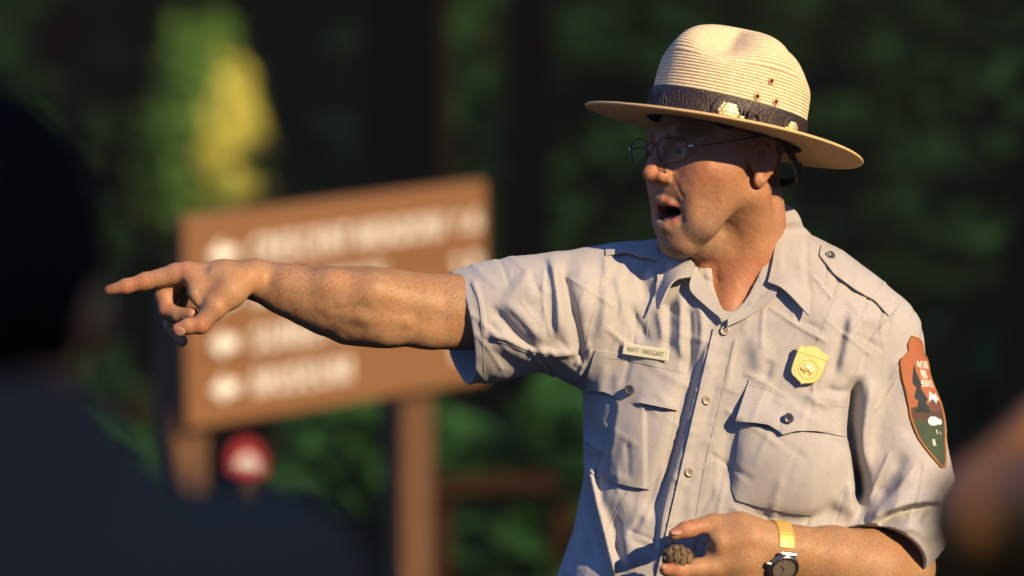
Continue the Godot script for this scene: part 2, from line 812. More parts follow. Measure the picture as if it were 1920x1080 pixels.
# cloth folds of the shirt front: width beyond the line, width before it (pixels of the frame), height (mm), then points
# traced downwards: first width = towards frame right, second = towards frame left; traced rightwards: first = above, second = below
const FOLDS := [
	# pointing sleeve
	[16, 7, 8.0, 1024, 470, 1036, 500, 1044, 550, 1047, 600, 1046, 640],
	[9, 12, -8.0, 1052, 500, 1063, 545, 1075, 590, 1086, 640, 1095, 690],
	[26, 18, 5.0, 1085, 470, 1092, 520, 1096, 570, 1102, 610],
	[7, 14, -6.0, 915, 570, 945, 598, 975, 632, 1005, 656, 1022, 664],
	[16, 9, 5.0, 935, 560, 972, 588, 1004, 625, 1026, 652],
	[10, 7, 5.5, 908, 632, 940, 632, 985, 652, 1030, 664, 1090, 663],
	[10, 26, -5.0, 900, 655, 940, 668, 990, 690, 1050, 690, 1090, 690],
	[30, 30, 4.0, 960, 520, 990, 545, 1005, 575],
	[7, 7, -3.0, 990, 505, 1004, 530, 1010, 556],
	[5, 5, 2.0, 884, 520, 900, 565, 908, 620, 910, 640],
	[6, 6, -2.0, 915, 600, 930, 618, 945, 622],
	# right breast of the wearer: from the shoulder seam down
	[14, 7, 3.5, 1150, 500, 1165, 560, 1168, 610],
	[7, 12, -3.5, 1176, 560, 1190, 592, 1212, 632, 1222, 650],
	[14, 8, 4.5, 1232, 570, 1240, 610, 1246, 650],
	[8, 10, -5.0, 1258, 556, 1254, 600, 1254, 650, 1262, 665],
	[9, 7, 4.5, 1274, 545, 1276, 590, 1274, 640, 1280, 680],
	[6, 9, -5.0, 1292, 572, 1294, 620, 1292, 670, 1284, 710],
	[10, 6, 4.0, 1306, 560, 1314, 600, 1312, 650, 1300, 700],
	[12, 12, -2.5, 1120, 520, 1118, 570, 1108, 620, 1102, 660],
	[16, 10, 3.0, 1134, 520, 1134, 580, 1124, 640],
	# the placket stands up over a hollow on its left
	[26, 5, 7.0, 1338, 618, 1322, 660, 1306, 710, 1292, 760, 1279, 810, 1266, 860, 1254, 905, 1242, 960, 1236, 1010, 1228, 1080],
	[12, 20, -7.0, 1318, 640, 1300, 700, 1284, 760, 1270, 815, 1256, 862, 1240, 910, 1222, 955, 1210, 985],
	[30, 24, 3.0, 1222, 930, 1200, 970, 1192, 1020, 1186, 1070],
	# between placket and the other pocket
	[18, 18, -5.0, 1376, 770, 1364, 820, 1358, 870, 1360, 930],
	[20, 16, 4.0, 1410, 620, 1420, 660, 1418, 700],
	[8, 12, -3.5, 1440, 670, 1437, 690, 1432, 716],
	[20, 20, -2.5, 1400, 650, 1392, 690, 1390, 730],
	# left breast of the wearer
	[22, 10, 4.6, 1602, 570, 1594, 620, 1584, 665, 1572, 710],
	[9, 12, -3.6, 1586, 580, 1576, 625, 1566, 670, 1556, 715],
	[30, 24, 3.0, 1548, 560, 1540, 610, 1528, 660],
	[14, 14, -3.0, 1640, 590, 1628, 630, 1616, 680, 1604, 740],
	[10, 14, 3.0, 1480, 735, 1540, 748, 1590, 742],
	[8, 8, -4.0, 1540, 724, 1570, 735, 1600, 728],
	# gap between trunk and hanging sleeve
	[12, 16, -16.0, 1606, 700, 1600, 750, 1596, 800, 1604, 860, 1614, 910, 1612, 960],
	[10, 14, 6.0, 1592, 820, 1596, 870, 1600, 930, 1590, 985],
	# hanging sleeve
	[20, 10, 6.0, 1640, 700, 1628, 760, 1618, 830, 1622, 900],
	[14, 16, -7.0, 1700, 840, 1682, 880, 1660, 915, 1640, 950],
	[26, 14, 6.0, 1712, 870, 1694, 905, 1672, 935, 1650, 965],
	[16, 7, 8.0, 1620, 985, 1650, 958, 1690, 942, 1735, 936, 1770, 935],
	[7, 12, -10.0, 1632, 1000, 1660, 972, 1700, 956, 1750, 950, 1775, 950],
	[14, 10, 6.0, 1670, 990, 1700, 985, 1735, 1000, 1755, 1030],
	[10, 10, -4.0, 1700, 960, 1720, 985, 1745, 1010, 1760, 1030],
	[24, 24, -4.0, 1740, 760, 1720, 800, 1700, 830],
	[20, 20, 3.0, 1690, 660, 1700, 710, 1716, 760],
	# flank on the frame's left
	[10, 6, 8.0, 1098, 870, 1108, 900, 1122, 960, 1138, 1020, 1154, 1085],
	[6, 22, -9.0, 1088, 890, 1098, 930, 1110, 980, 1120, 1030, 1130, 1080],
	[18, 9, 4.5, 1162, 985, 1172, 1020, 1184, 1080],
	[9, 14, -4.0, 1150, 960, 1158, 1000, 1164, 1050],
	[7, 12, -3.0, 1110, 770, 1116, 800, 1122, 840],
	[20, 20, 3.0, 1120, 930, 1150, 935, 1190, 945],
	# belly under the bulging pocket
	[12, 20, -6.0, 1385, 950, 1430, 968, 1490, 976, 1540, 964, 1580, 930],
	[20, 12, 4.0, 1560, 960, 1590, 930, 1602, 900],
	# right shoulder in the shade of the head
	[10, 8, 3.0, 1130, 470, 1138, 500, 1134, 530],
	[12, 12, -3.0, 1200, 500, 1210, 540, 1218, 570],
	[14, 10, 3.0, 1225, 500, 1232, 540],
]


# ------------------------------------------------------------------ the ranger
func H(px: float, py: float, zc: float) -> Vector3:
	return HX.affine_inverse() * P(px, py, zc)


func C(px: float, py: float, zc: float) -> Vector3:
	return P(px, py, zc) * 100.0


func head_field() -> Field:
	var f := Field.new()
	f.slack = 0.25
	f.ell(Vector3(0, 3.6, -1.4), Vector3(7.3, 7.6, 8.7), 0.5)
	f.ell(Vector3(0, -2.0, 3.2), Vector3(6.0, 8.0, 6.0), 2.5)
	# neck and the top of the chest
	f.cap(H(1397, 335, 1.2), H(1392, 410, 1.8), 4.5, 5.1, 2.0)
	f.cap(H(1392, 410, 1.8), H(1392, 520, -0.3), 5.1, 6.2, 2.0)
	f.cap(Vector3(4.6, -5.6, -0.8), H(1380, 470, 3.0), 2.4, 2.2, 2.6)
	f.cap(H(1394, 520, -0.5), H(1385, 660, -1.0), 6.3, 8.6, 3.0)
	f.cap(H(1388, 505, 3.0), H(1367, 582, 6.7), 3.4, 2.0, 2.0)
	f.ell(H(1372, 640, 0.5), Vector3(11, 6.5, 7.0), 3.0, 0, HX.basis.orthonormalized().inverse())
	f.cap(Vector3(0, -11.0, 5.0), H(1385, 470, 1.0), 2.2, 4.0, 2.0)
	for s in [-1.0, 1.0]:
		f.ell(Vector3(4.6 * s, -2.6, 5.2), Vector3(2.1, 2.2, 2.6), 2.2)
		f.cap(Vector3(5.3 * s, -5.4, 1.8), Vector3(1.4 * s, -11.6, 6.6), 1.1, 1.5, 1.8)
		f.cap(Vector3(5.7 * s, -2.6, 3.0), Vector3(3.8 * s, -9.6, 5.2), 1.6, 1.4, 2.0)
		f.ell(Vector3(6.4 * s, 1.5, 2.0), Vector3(1.0, 3.0, 3.0), 1.5)
	f.ell(Vector3(0, -11.7, 6.9), Vector3(2.3, 1.8, 1.9), 1.4)
	f.ell(Vector3(0, -5.4, 7.1), Vector3(3.0, 2.2, 2.4), 1.4)
	f.ell(Vector3(0, -10.1, 7.3), Vector3(2.6, 1.5, 1.8), 1.0)
	# brow, sockets, nose
	f.chain([Vector3(-4.6, 1.2, 6.6), Vector3(-2.4, 1.9, 8.2), Vector3(0, 1.6, 8.5), Vector3(2.4, 1.9, 8.2), Vector3(4.6, 1.2, 6.6)], [0.9, 0.95, 0.8, 0.95, 0.9], 1.4)
	for s in [-1.0, 1.0]:
		f.ell(Vector3(3.2 * s, -0.2, 9.0), Vector3(1.9, 1.25, 1.5), 1.0, 1)
		f.ell(Vector3(3.0 * s, -0.2, 7.4), Vector3(1.45, 1.25, 1.25), 0.4)
		f.chain([Vector3(1.8 * s, -0.2, 8.3), Vector3(2.5 * s, 0.40, 8.72), Vector3(3.5 * s, 0.42, 8.6), Vector3(4.5 * s, -0.2, 7.6)], [0.2, 0.32, 0.32, 0.2], 0.3)
	f.chain([Vector3(0, 0.9, 9.0), Vector3(0, -0.6, 9.8), Vector3(0, -2.2, 10.7), Vector3(0, -3.1, 11.25)], [0.65, 0.6, 0.66, 0.78], 0.9)
	f.ell(Vector3(0, -3.15, 11.2), Vector3(0.86, 0.82, 0.95), 0.6)
	f.cap(Vector3(0, -3.0, 9.4), Vector3(0, -3.6, 10.2), 1.2, 0.7, 0.8)
	for s in [-1.0, 1.0]:
		f.ell(Vector3(1.3 * s, -3.5, 9.9), Vector3(0.60, 0.75, 1.1), 0.9)
	for s in [-1.0, 1.0]:
		f.ell(Vector3(0.68 * s, -4.35, 10.4), Vector3(0.36, 0.42, 0.62), 0.25, 1)
		f.chain([Vector3(1.95 * s, -2.7, 9.3), Vector3(2.05 * s, -3.9, 9.3)], [0.06, 0.10], 0.5, 1)
		# folds from the nose round the mouth
		f.ell(Vector3(3.1 * s, -4.9, 6.5), Vector3(1.9, 2.6, 1.9), 1.6)
		f.chain([Vector3(2.0 * s, -3.4, 9.35), Vector3(2.75 * s, -4.8, 9.15), Vector3(3.3 * s, -6.3, 8.75), Vector3(3.6 * s, -7.8, 8.3), Vector3(3.7 * s, -9.2, 7.8), Vector3(3.5 * s, -10.4, 7.5)], [0.06, 0.10, 0.18, 0.24, 0.20, 0.08], 0.4, 1)
	# mouth wide open
	for s in [-1.0, 1.0]:
		f.ell(Vector3(3.1 * s, -8.2, 6.1), Vector3(1.6, 3.0, 2.0), 1.2)
	f.ell(Vector3(0, -7.95, 9.3), Vector3(2.55, 1.55, 3.5), 0.35, 1)
	# lines round the eyes and across the neck
	for s in [-1.0, 1.0]:
		for q in [[5.4, 0.2, 6.6, 6.6, 0.9, 5.0], [5.5, -0.4, 6.6, 6.8, -0.6, 5.0], [5.3, -1.0, 6.7, 6.6, -1.9, 5.2]]:
			f.cap(Vector3(q[0] * s, q[1], q[2]), Vector3(q[3] * s, q[4], q[5]), 0.06, 0.03, 0.3, 1)
	for q in [[1330, 512, 1366, 540, 1402, 500], [1338, 540, 1372, 562, 1410, 530], [1402, 440, 1430, 425, 1452, 400], [1410, 470, 1440, 452, 1462, 424]]:
		f.chain([H(q[0], q[1], 6.4), H(q[2], q[3], 6.6), H(q[4], q[5], 5.8)], [0.04, 0.10, 0.04], 0.5, 1)
	f.ell(Vector3(0, -8.2, 5.8), Vector3(2.3, 1.8, 2.6), 0.5, 1)
	var lip := [Vector3(-2.75, -7.75, 7.35), Vector3(-1.4, -6.8, 9.2), Vector3(-0.5, -6.45, 9.6), Vector3(0, -6.55, 9.65), Vector3(0.5, -6.45, 9.6), Vector3(1.4, -6.8, 9.2), Vector3(2.75, -7.75, 7.35)]
	f.chain(lip, [0.14, 0.24, 0.30, 0.28, 0.30, 0.24, 0.14], 0.7)
	var low := [Vector3(-2.75, -7.75, 7.35), Vector3(-1.6, -9.2, 8.55), Vector3(-0.8, -9.75, 9.05), Vector3(0, -9.85, 9.2), Vector3(0.8, -9.75, 9.05), Vector3(1.6, -9.2, 8.55), Vector3(2.75, -7.75, 7.35)]
	f.chain(low, [0.15, 0.32, 0.48, 0.52, 0.48, 0.32, 0.15], 0.7)
	spot.lips = [lip, low]
	# ears
	for s in [-1.0, 1.0]:
		f.ell(Vector3(7.5 * s, -1.2, -0.7), Vector3(0.75, 2.5, 1.5), 0.5, 0, Basis(Vector3(0, 1, 0), -0.35 * s))
		f.ell(Vector3(8.3 * s, -1.3, -0.3), Vector3(0.75, 1.5, 0.85), 0.3, 1)
		f.chain([Vector3(7.5 * s, -1.0, 0.35), Vector3(7.6 * s, 0.5, 0.75), Vector3(8.1 * s, 1.45, -0.3), Vector3(8.6 * s, 0.9, -1.5), Vector3(8.65 * s, -1.0, -1.9), Vector3(8.3 * s, -2.8, -1.5), Vector3(7.8 * s, -4.1, -0.6)], [0.26, 0.3, 0.36, 0.36, 0.34, 0.34, 0.42], 0.3)
		f.chain([Vector3(8.0 * s, 0.5, -0.6), Vector3(8.2 * s, -0.8, -1.2), Vector3(7.9 * s, -2.5, -1.0)], [0.26, 0.34, 0.3], 0.35)
		f.ell(Vector3(7.4 * s, -1.7, 0.75), Vector3(0.4, 0.6, 0.45), 0.3)
		f.ell(Vector3(7.55 * s, -3.9, -0.3), Vector3(0.45, 1.0, 0.85), 0.4)
	# cords of the neck, larynx
	f.chain([Vector3(5.0, -5.4, -2.2), H(1412, 470, 5.4), H(1362, 575, 6.0)], [1.2, 1.1, 0.8], 2.4)
	f.chain([Vector3(-5.8, -6.0, -1.5), H(1325, 520, 4.6), H(1352, 585, 6.2)], [1.2, 0.9, 0.7], 1.2)
	f.ell(H(1322, 497, 5.6), Vector3(1.0, 1.3, 1.2), 1.0)
	return f


func arm_field() -> Field:
	var f := Field.new()
	f.slack = 0.15
	f.chain([C(1060, 575, 2), C(900, 584, 4), C(844, 582, 4.5), C(790, 578, 5)], [5.0, 4.75, 4.5, 4.3], 1.0)
	f.chain([C(800, 579, 5), C(735, 575, 5.6), C(690, 573, 6), C(649, 570, 6.2), C(611, 563, 6.5), C(574, 556, 6.8), C(540, 543, 7), C(478, 523, 7)], [4.35, 4.65, 4.8, 4.55, 4.0, 3.25, 3.0, 2.3], 1.0)
	f.chain([C(690, 565, 3.5), C(600, 552, 4.5), C(480, 522, 5.5)], [3.6, 3.0, 2.1], 1.5)
	# cords under the elbow and wrist
	f.chain([C(650, 622, 7.0), C(720, 618, 8.0), C(800, 622, 7.0), C(860, 630, 6.0)], [0.8, 1.3, 1.3, 1.0], 2.5)
	f.chain([C(470, 543, 7.4), C(520, 556, 7.4), C(600, 590, 7.2)], [0.5, 0.9, 1.6], 2.0)
	# veins and the line of the muscle
	f.chain([C(560, 562, 9.2), C(620, 575, 9.8), C(680, 590, 10.2), C(760, 602, 9.7)], [0.2, 0.3, 0.35, 0.2], 1.6)
	f.chain([C(600, 573, 10.1), C(640, 566, 10.6), C(690, 560, 10.8)], [0.1, 0.2, 0.1], 1.0)
	f.chain([C(540, 530, 9.2), C(620, 534, 9.4), C(700, 545, 9.6), C(790, 565, 8.4)], [0.4, 1.0, 1.3, 0.8], 2.6)
	f.chain([C(478, 516, 9.6), C(440, 512, 10.6), C(400, 508, 10.9)], [0.12, 0.2, 0.12], 0.6)
	# back of the hand
	for k in 4:
		var z := 9.0 - k * 2.0
		f.chain([C(478, 522, 8.0 - k * 1.1), C(420, 517, z), C(352 + k * 6, 513 + k * 3, z)], [1.9, 1.75, 1.45], 1.2)
	# forefinger
	f.chain([C(348, 513, 9.2), C(330, 514, 9.2), C(272, 528, 9.4), C(236, 537, 9.6), C(204, 544, 9.8)], [1.55, 1.32, 1.10, 0.92, 0.64], 0.5)
	f.chain([C(243, 551, 10.0), C(240, 548, 10.6)], [0.08, 0.08], 0.25, 1)
	f.chain([C(275, 545, 10.0), C(272, 540, 10.6)], [0.08, 0.08], 0.25, 1)
	# thumb
	f.chain([C(462, 524, 9.5), C(430, 548, 11.3), C(404, 576, 12.4)], [1.7, 1.9, 1.45], 1.2)
	f.chain([C(404, 576, 12.4), C(376, 609, 12.8)], [1.42, 1.15], 0.5)
	f.chain([C(376, 609, 12.8), C(352, 612, 13.0), C(334, 617, 13.0)], [1.12, 1.0, 0.80], 0.3)
	# web between thumb and forefinger
	f.chain([C(420, 530, 10.0), C(385, 535, 10.4)], [2.0, 1.5], 1.0)
	f.chain([C(400, 560, 11.4), C(372, 540, 10.2)], [1.3, 1.0], 1.0)
	f.chain([C(362, 524, 10.4), C(366, 552, 11.4), C(374, 568, 11.8)], [0.9, 0.55, 0.5], 1.3)
	f.chain([C(372, 545, 12.6), C(374, 562, 12.9)], [0.12, 0.12], 0.6, 1)
	# middle finger, curled
	f.chain([C(350, 516, 7.2), C(322, 533, 7.6), C(309, 556, 8.0)], [1.5, 1.38, 1.30], 0.5)
	f.chain([C(309, 556, 8.0), C(314, 582, 8.6)], [1.30, 1.18], 0.3)
	f.chain([C(314, 582, 8.6), C(335, 591, 9.8), C(360, 589, 11.2)], [1.18, 1.05, 0.85], 0.25)
	# ring and little finger below and behind
	f.chain([C(358, 520, 5.0), C(326, 548, 5.2), C(318, 580, 5.8)], [1.4, 1.15, 1.1], 0.5)
	f.chain([C(318, 580, 5.8), C(322, 612, 7.0), C(341, 640, 7.6)], [1.05, 0.95, 0.72], 0.3)
	f.chain([C(366, 522, 3.0), C(340, 552, 3.0), C(334, 586, 3.6), C(345, 604, 5.0)], [1.3, 1.0, 0.9, 0.75], 0.5)
	return f


func left_arm_field() -> Field:
	var f := Field.new()
	f.slack = 0.15
	f.chain([C(1690, 860, 2), C(1686, 1060, 3)], [4.6, 4.4], 1.0)
	f.chain([C(1684, 1070, 4), C(1625, 1066, 8), C(1560, 1048, 11), C(1490, 1034, 13.2), C(1450, 1028, 14)], [4.4, 4.9, 3.9, 3.0, 2.85], 1.5)
	f.chain([C(1560, 1075, 10), C(1460, 1060, 12.8)], [3.0, 2.4], 2.0)
	# hand: back towards the viewer, thumb on top
	f.chain([C(1450, 1026, 14), C(1400, 1012, 15), C(1350, 1018, 16)], [2.75, 2.7, 2.1], 1.2)
	f.chain([C(1450, 1040, 14), C(1395, 1052, 15.3), C(1338, 1062, 16.2)], [2.4, 2.3, 1.5], 1.2)
	f.chain([C(1440, 1060, 13.5), C(1390, 1085, 14.5), C(1345, 1098, 15)], [2.4, 2.2, 1.5], 1.2)
	# thumb
	f.chain([C(1430, 1010, 14.5), C(1385, 990, 15), C(1338, 985, 15.2)], [2.0, 1.75, 1.45], 1.0)
	f.chain([C(1338, 985, 15.2), C(1300, 991, 16.2)], [1.42, 1.10], 0.4)
	f.chain([C(1300, 991, 16.2), C(1284, 994, 16.8), C(1264, 1002, 17.2)], [1.08, 1.02, 0.72], 0.3)
	f.ell(C(1325, 1030, 18.3), Vector3(0.9, 1.1, 1.3), 0.9, 1)
	f.ell(C(1317, 1015, 16.0), Vector3(0.8, 0.9, 2.0), 0.6, 1)
	# forefinger under the cone, the other fingers lower
	f.chain([C(1340, 1062, 16.2), C(1305, 1066, 17.0), C(1272, 1070, 17.8), C(1248, 1068, 18.2)], [1.45, 1.2, 1.05, 0.78], 0.4)
	f.chain([C(1345, 1088, 15.5), C(1302, 1092, 16.6), C(1268, 1094, 17.2), C(1244, 1092, 17.4)], [1.4, 1.15, 1.0, 0.75], 0.35)
	f.chain([C(1352, 1110, 14.5), C(1312, 1116, 15.6), C(1278, 1116, 16.2), C(1258, 1112, 16.4)], [1.3, 1.1, 0.95, 0.7], 0.35)
	f.chain([C(1360, 1130, 13.5), C(1322, 1136, 14.4), C(1296, 1134, 14.9), C(1280, 1130, 15.2)], [1.2, 0.95, 0.82, 0.62], 0.35)
	return f


func shirt_field() -> ShirtField:
	var f := ShirtField.new()
	# y, left, right, front, back, turn
	for r in [[440, 1300, 1500, 3.0, -9.0], [470, 1170, 1560, 5.0, -10.0], [520, 1130, 1620, 7.5, -11.5], [600, 1105, 1665, 9.5, -12.0], [700, 1093, 1660, 10.6, -12.0], [800, 1095, 1640, 11.2, -12.0], [900, 1096, 1630, 11.2, -11.5], [1000, 1076, 1622, 11.0, -11.0], [1090, 1044, 1620, 10.8, -11.0], [1300, 1040, 1610, 9.5, -11.0]]:
		var a := P(r[1], r[0], 0)
		var b := P(r[2], r[0], 0)
		f.rows.append([a.y, a.x, b.x, r[3] * 0.01, r[4] * 0.01, 0.05])
	# shoulders and sleeves
	f.cap(P(1330, 505, -3), P(1165, 536, -1), 0.050, 0.049, 0.04)
	f.cap(P(1450, 500, -3), P(1640, 628, -1), 0.052, 0.056, 0.05)
	f.chain([P(1165, 560, -1), P(1090, 592, 1), P(1000, 590, 3), P(930, 602, 2.4), P(820, 622, 1.8)], [0.066, 0.080, 0.0685, 0.070, 0.0715], 0.03)
	f.chain([P(1645, 650, 0), P(1684, 800, 1), P(1696, 900, 3), P(1694, 985, 4.5)], [0.054, 0.0550, 0.0570, 0.054], 0.025)
	f.chain([P(1694, 985, 4.5), P(1640, 1062, 9)], [0.054, 0.051], 0.02)
	# inside of the cuffs
	var g := Field.new()
	g.chain([P(985, 598, 3), P(930, 603, 2.4), P(790, 626, 1.8)], [0.060, 0.0655, 0.068], 0.01)
	var n := Vector3(-0.95, -0.17, 0.26).normalized()
	g.ell(P(868, 616, 1.8) + n * 0.4, Vector3.ONE * 0.4, 0.002)
	g.chain([P(1690, 1010, 4.5), P(1600, 1110, 11)], [0.046, 0.049], 0.01)
	var n2 := Vector3(-0.62, -0.62, 0.45).normalized()
	g.ell(P(1708, 1030, 8) + n2 * 0.10, Vector3.ONE * 0.10, 0.002)
	f.inner = g
	# the open neck
	var vee := PackedVector2Array()
	for q in [Vector2(1290, 430), Vector2(1298, 490), Vector2(1330, 540), Vector2(1364, 598), Vector2(1400, 578), Vector2(1444, 545), Vector2(1480, 470), Vector2(1490, 430)]:
		var w := P(q.x, q.y, 8.0)
		vee.append(Vector2(w.x, w.y))
	f.vee = vee
	g.ell(P(1392, 440, -2), Vector3(0.066, 0.09, 0.062), 0.01)
	g.cap(P(1385, 480, 4), P(1368, 560, 9.5), 0.040, 0.018, 0.01)
	folds(f)
	f.slack = 0.010
	return f


func folds(f: ShirtField) -> void:
	var a := P(810, 420, 8)
	var b := P(1810, 1110, 8)
	f.fs = 0.00085
	f.fx = a.x
	f.fy = a.y
	f.fw = int((b.x - a.x) / f.fs) + 2
	f.fh = int((a.y - b.y) / f.fs) + 2
	f.fold.resize(f.fw * f.fh)
	# [width left of the line, width right of it, height in mm, points along it]
	for s in FOLDS:
		crease(f, s)
	# small creases, upright on the trunk and slanting on the sleeves
	var r := RandomNumberGenerator.new()
	r.seed = 19
	for k in 170:
		var x := r.randf_range(880, 1780)
		var y := r.randf_range(480, 1060)
		var l := r.randf_range(24, 75)
		var d := Vector2(-0.25, 1.0)
		if x < 1090:
			d = Vector2(0.75, 0.9) if r.randf() < 0.6 else Vector2(0.1, 1.0)
		elif x > 1620:
			d = Vector2(-0.55, 0.9)
		elif r.randf() < 0.35:
			d = Vector2(0.8, 0.45)
		d = (d + Vector2(r.randf_range(-0.3, 0.3), r.randf_range(-0.2, 0.2))).normalized()
		var o := Vector2(-d.y, d.x) * r.randf_range(-0.12, 0.12) * l
		var w0 := r.randf_range(3.2, 7.5)
		crease(f, [w0, w0 * r.randf_range(0.45, 1.0), r.randf_range(0.7, 1.9) * (1.0 if r.randf() < 0.6 else -1.0), x - d.x * l, y - d.y * l, x + o.x, y + o.y, x + d.x * l, y + d.y * l])
	# the uneven hang of worn cloth
	var w := noise(0.020, 51, 3)
	var v := noise(0.075, 52, 2)
	for y in f.fh:
		for x in f.fw:
			f.fold[y * f.fw + x] = f.fold[y * f.fw + x] * 1.25 + 0.0005 * w.get_noise_2d(x * 1.3 + y * 0.35, y * 0.45) + 0.00035 * v.get_noise_2d(x, y * 0.6)


func crease(f: ShirtField, s: Array) -> void:
	var pts := []
	for i in range(3, s.size(), 2):
		pts.append(Vector2(s[i], s[i + 1]))
	if pts.size() > 2:
		pts = spline(pts, 5)
	var q := PackedVector2Array()
	var len := PackedFloat32Array([0.0])
	for i in pts.size():
		var w := P(pts[i].x, pts[i].y, 8)
		q.append(Vector2((w.x - f.fx) / f.fs, (f.fy - w.y) / f.fs))
		if i > 0:
			len.append(len[i - 1] + q[i].distance_to(q[i - 1]))
	var sc := 0.98 / PX / f.fs
	var wl: float = s[0] * sc
	var wr: float = s[1] * sc
	var h: float = s[2] * 0.001
	var reach := maxf(wl, wr) * 2.2
	var total := len[len.size() - 1]
	var r := Rect2(q[0], Vector2.ZERO)
	for w in q: r = r.expand(w)
	r = r.grow(reach)
	var e := minf(total * 0.3, maxf(wl, wr) * 2.5)
	for y in range(maxi(0, int(r.position.y)), mini(f.fh, int(r.end.y) + 1)):
		for x in range(maxi(0, int(r.position.x)), mini(f.fw, int(r.end.x) + 1)):
			var p := Vector2(x, y)
			var best := 1e9
			var side := 0.0
			var along := 0.0
			for i in q.size() - 1:
				var ba := q[i + 1] - q[i]
				var pa := p - q[i]
				var t := clampf(pa.dot(ba) / maxf(ba.length_squared(), 1e-6), 0.0, 1.0)
				var dd := (pa - ba * t).length_squared()
				if dd < best:
					best = dd
					side = ba.cross(pa)
					along = lerpf(len[i], len[i + 1], t)
			if best > reach * reach:
				continue
			var w := wr if side > 0.0 else wl
			var g := exp(-best / (w * w))
			g *= smoothstep(0.0, e, along) * smoothstep(0.0, e, total - along)
			f.fold[y * f.fw + x] += h * g


# where the line of sight through that pixel meets the shirt
func on_shirt(px: float, py: float, lift := 0.0) -> Vector3:
	var z := 22.0
	var p := P(px, py, z)
	for i in 40:
		p = P(px, py, z)
		var d := SF.d(p)
		if d < 0.0002:
			break
		z -= maxf(d * 75.0, 0.02)
		if z < -12.0:
			break
	return P(px, py, z + lift)


func shirt_normal(p: Vector3) -> Vector3:
	var e := 0.004
	return Vector3(SF.d(p + Vector3(e, 0, 0)) - SF.d(p - Vector3(e, 0, 0)), SF.d(p + Vector3(0, e, 0)) - SF.d(p - Vector3(0, e, 0)), SF.d(p + Vector3(0, 0, e)) - SF.d(p - Vector3(0, 0, e))).normalized()


func snap(p: Vector3, lift := 0.0) -> Vector3:
	for i in 5:
		p -= shirt_normal(p) * (SF.d(p) - lift) * 0.8
	return p


# cloth laid on the shirt between an upper and a lower edge; lift(u, v) in centimetres
func patch(top: Array, bottom: Array, nu: int, nv: int, lift: Callable, th := 0.0012) -> Array:
	var a := even(top, nu)
	var b := even(bottom, nu)
	var rows := []
	for j in nv:
		var row := []
		for i in nu:
			var q: Vector2 = a[i].lerp(b[i], float(j) / (nv - 1))
			row.append(on_shirt(q.x, q.y, lift.call(float(i) / (nu - 1), float(j) / (nv - 1))))
		rows.append(row)
	return slab(rows, th)


func seam(pts: Array, lift := 0.03, r := 0.0006, n := 0) -> Array:
	var q := even(spline(pts, 6), n if n else int(pts.size() * 8))
	var path := []
	for w in q:
		path.append(on_shirt(w.x, w.y, lift))
	return tube(path, r, 5)


func skin_tone(p: Vector3) -> Color:
	var n: FastNoiseLite = spot.mottle
	var v := n.get_noise_3d(p.x * 3.0, p.y * 3.0, p.z * 3.0)
	return Color(0.42 + v * 0.04, 0.236 - v * 0.012, 0.118 - v * 0.015)


func near_chain(p: Vector3, c: Array) -> float:
	var best := 1e9
	for i in c.size() - 1:
		best = minf(best, Geometry3D.get_closest_point_to_segment(p, c[i], c[i + 1]).distance_to(p))
	return best


func head_tone(p: Vector3) -> Color:
	var c := skin_tone(p)
	var n: FastNoiseLite = spot.mottle
	var fine := n.get_noise_3d(p.x * 26.0, p.y * 26.0, p.z * 26.0)
	c = c.lerp(Color(0.42, 0.175, 0.095), 0.45)
	# redder nose, cheeks, ears, throat
	var red := exp(-p.distance_squared_to(Vector3(0, -3.2, 11.2)) / 4.0) * 0.6
	for s in [-1.0, 1.0]:
		red += exp(-p.distance_squared_to(Vector3(4.8 * s, -3.0, 6.8)) / 8.0) * 0.35 + exp(-p.distance_squared_to(Vector3(8.4 * s, -1.5, -1.5)) / 8.0) * 0.45
	if p.y < -13.5:
		red += 0.3
	c = c.lerp(Color(0.46, 0.135, 0.075), clampf(red, 0.0, 0.8))
	# grey stubble on chin, lip and jaw
	var st := smoothstep(-4.0, -5.4, p.y) * smoothstep(-15.5, -12.5, p.y) * smoothstep(-1.5, 3.0, p.z)
	var jaw := smoothstep(-7.5, -10.0, p.y) + exp(-p.distance_squared_to(Vector3(0, -5.3, 9.8)) / 3.5)
	st *= clampf(0.25 + jaw * 0.75, 0.0, 1.0) * (0.5 + 0.5 * clampf(fine * 2.0 + 0.5, 0.0, 1.0))
	c = c.lerp(Color(0.25, 0.18, 0.125), st * 0.75)
	var lip := minf(near_chain(p, spot.lips[0]), near_chain(p, spot.lips[1]) - 0.05)
	c = c.lerp(Color(0.36, 0.115, 0.09), smoothstep(0.62, 0.42, lip) * 0.85)
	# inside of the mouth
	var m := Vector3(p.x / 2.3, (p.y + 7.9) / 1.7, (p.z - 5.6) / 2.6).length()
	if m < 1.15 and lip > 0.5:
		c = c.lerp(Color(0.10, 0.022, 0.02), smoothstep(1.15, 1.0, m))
	# short hair at the sides and back, eyebrows
	var hair := smoothstep(-2.2, -3.2, p.z) * smoothstep(-6.5, -4.0, p.y) * (1.0 if absf(p.x) < 8.0 else 0.0)
	hair = maxf(hair, smoothstep(4.5, 6.0, p.y))
	hair = maxf(hair, smoothstep(1.6, 0.8, p.z) * smoothstep(1.0, 2.2, p.y))
	c = c.lerp(Color(0.06, 0.042, 0.03), hair * (0.7 + 0.2 * fine))
	for s in [-1.0, 1.0]:
		var b := near_chain(p, [Vector3(1.4 * s, 1.7, 9.2), Vector3(3.2 * s, 2.2, 8.8), Vector3(4.9 * s, 1.7, 7.2)])
		c = c.lerp(Color(0.06, 0.04, 0.03), smoothstep(0.75, 0.35, b) * 0.7)
	return c


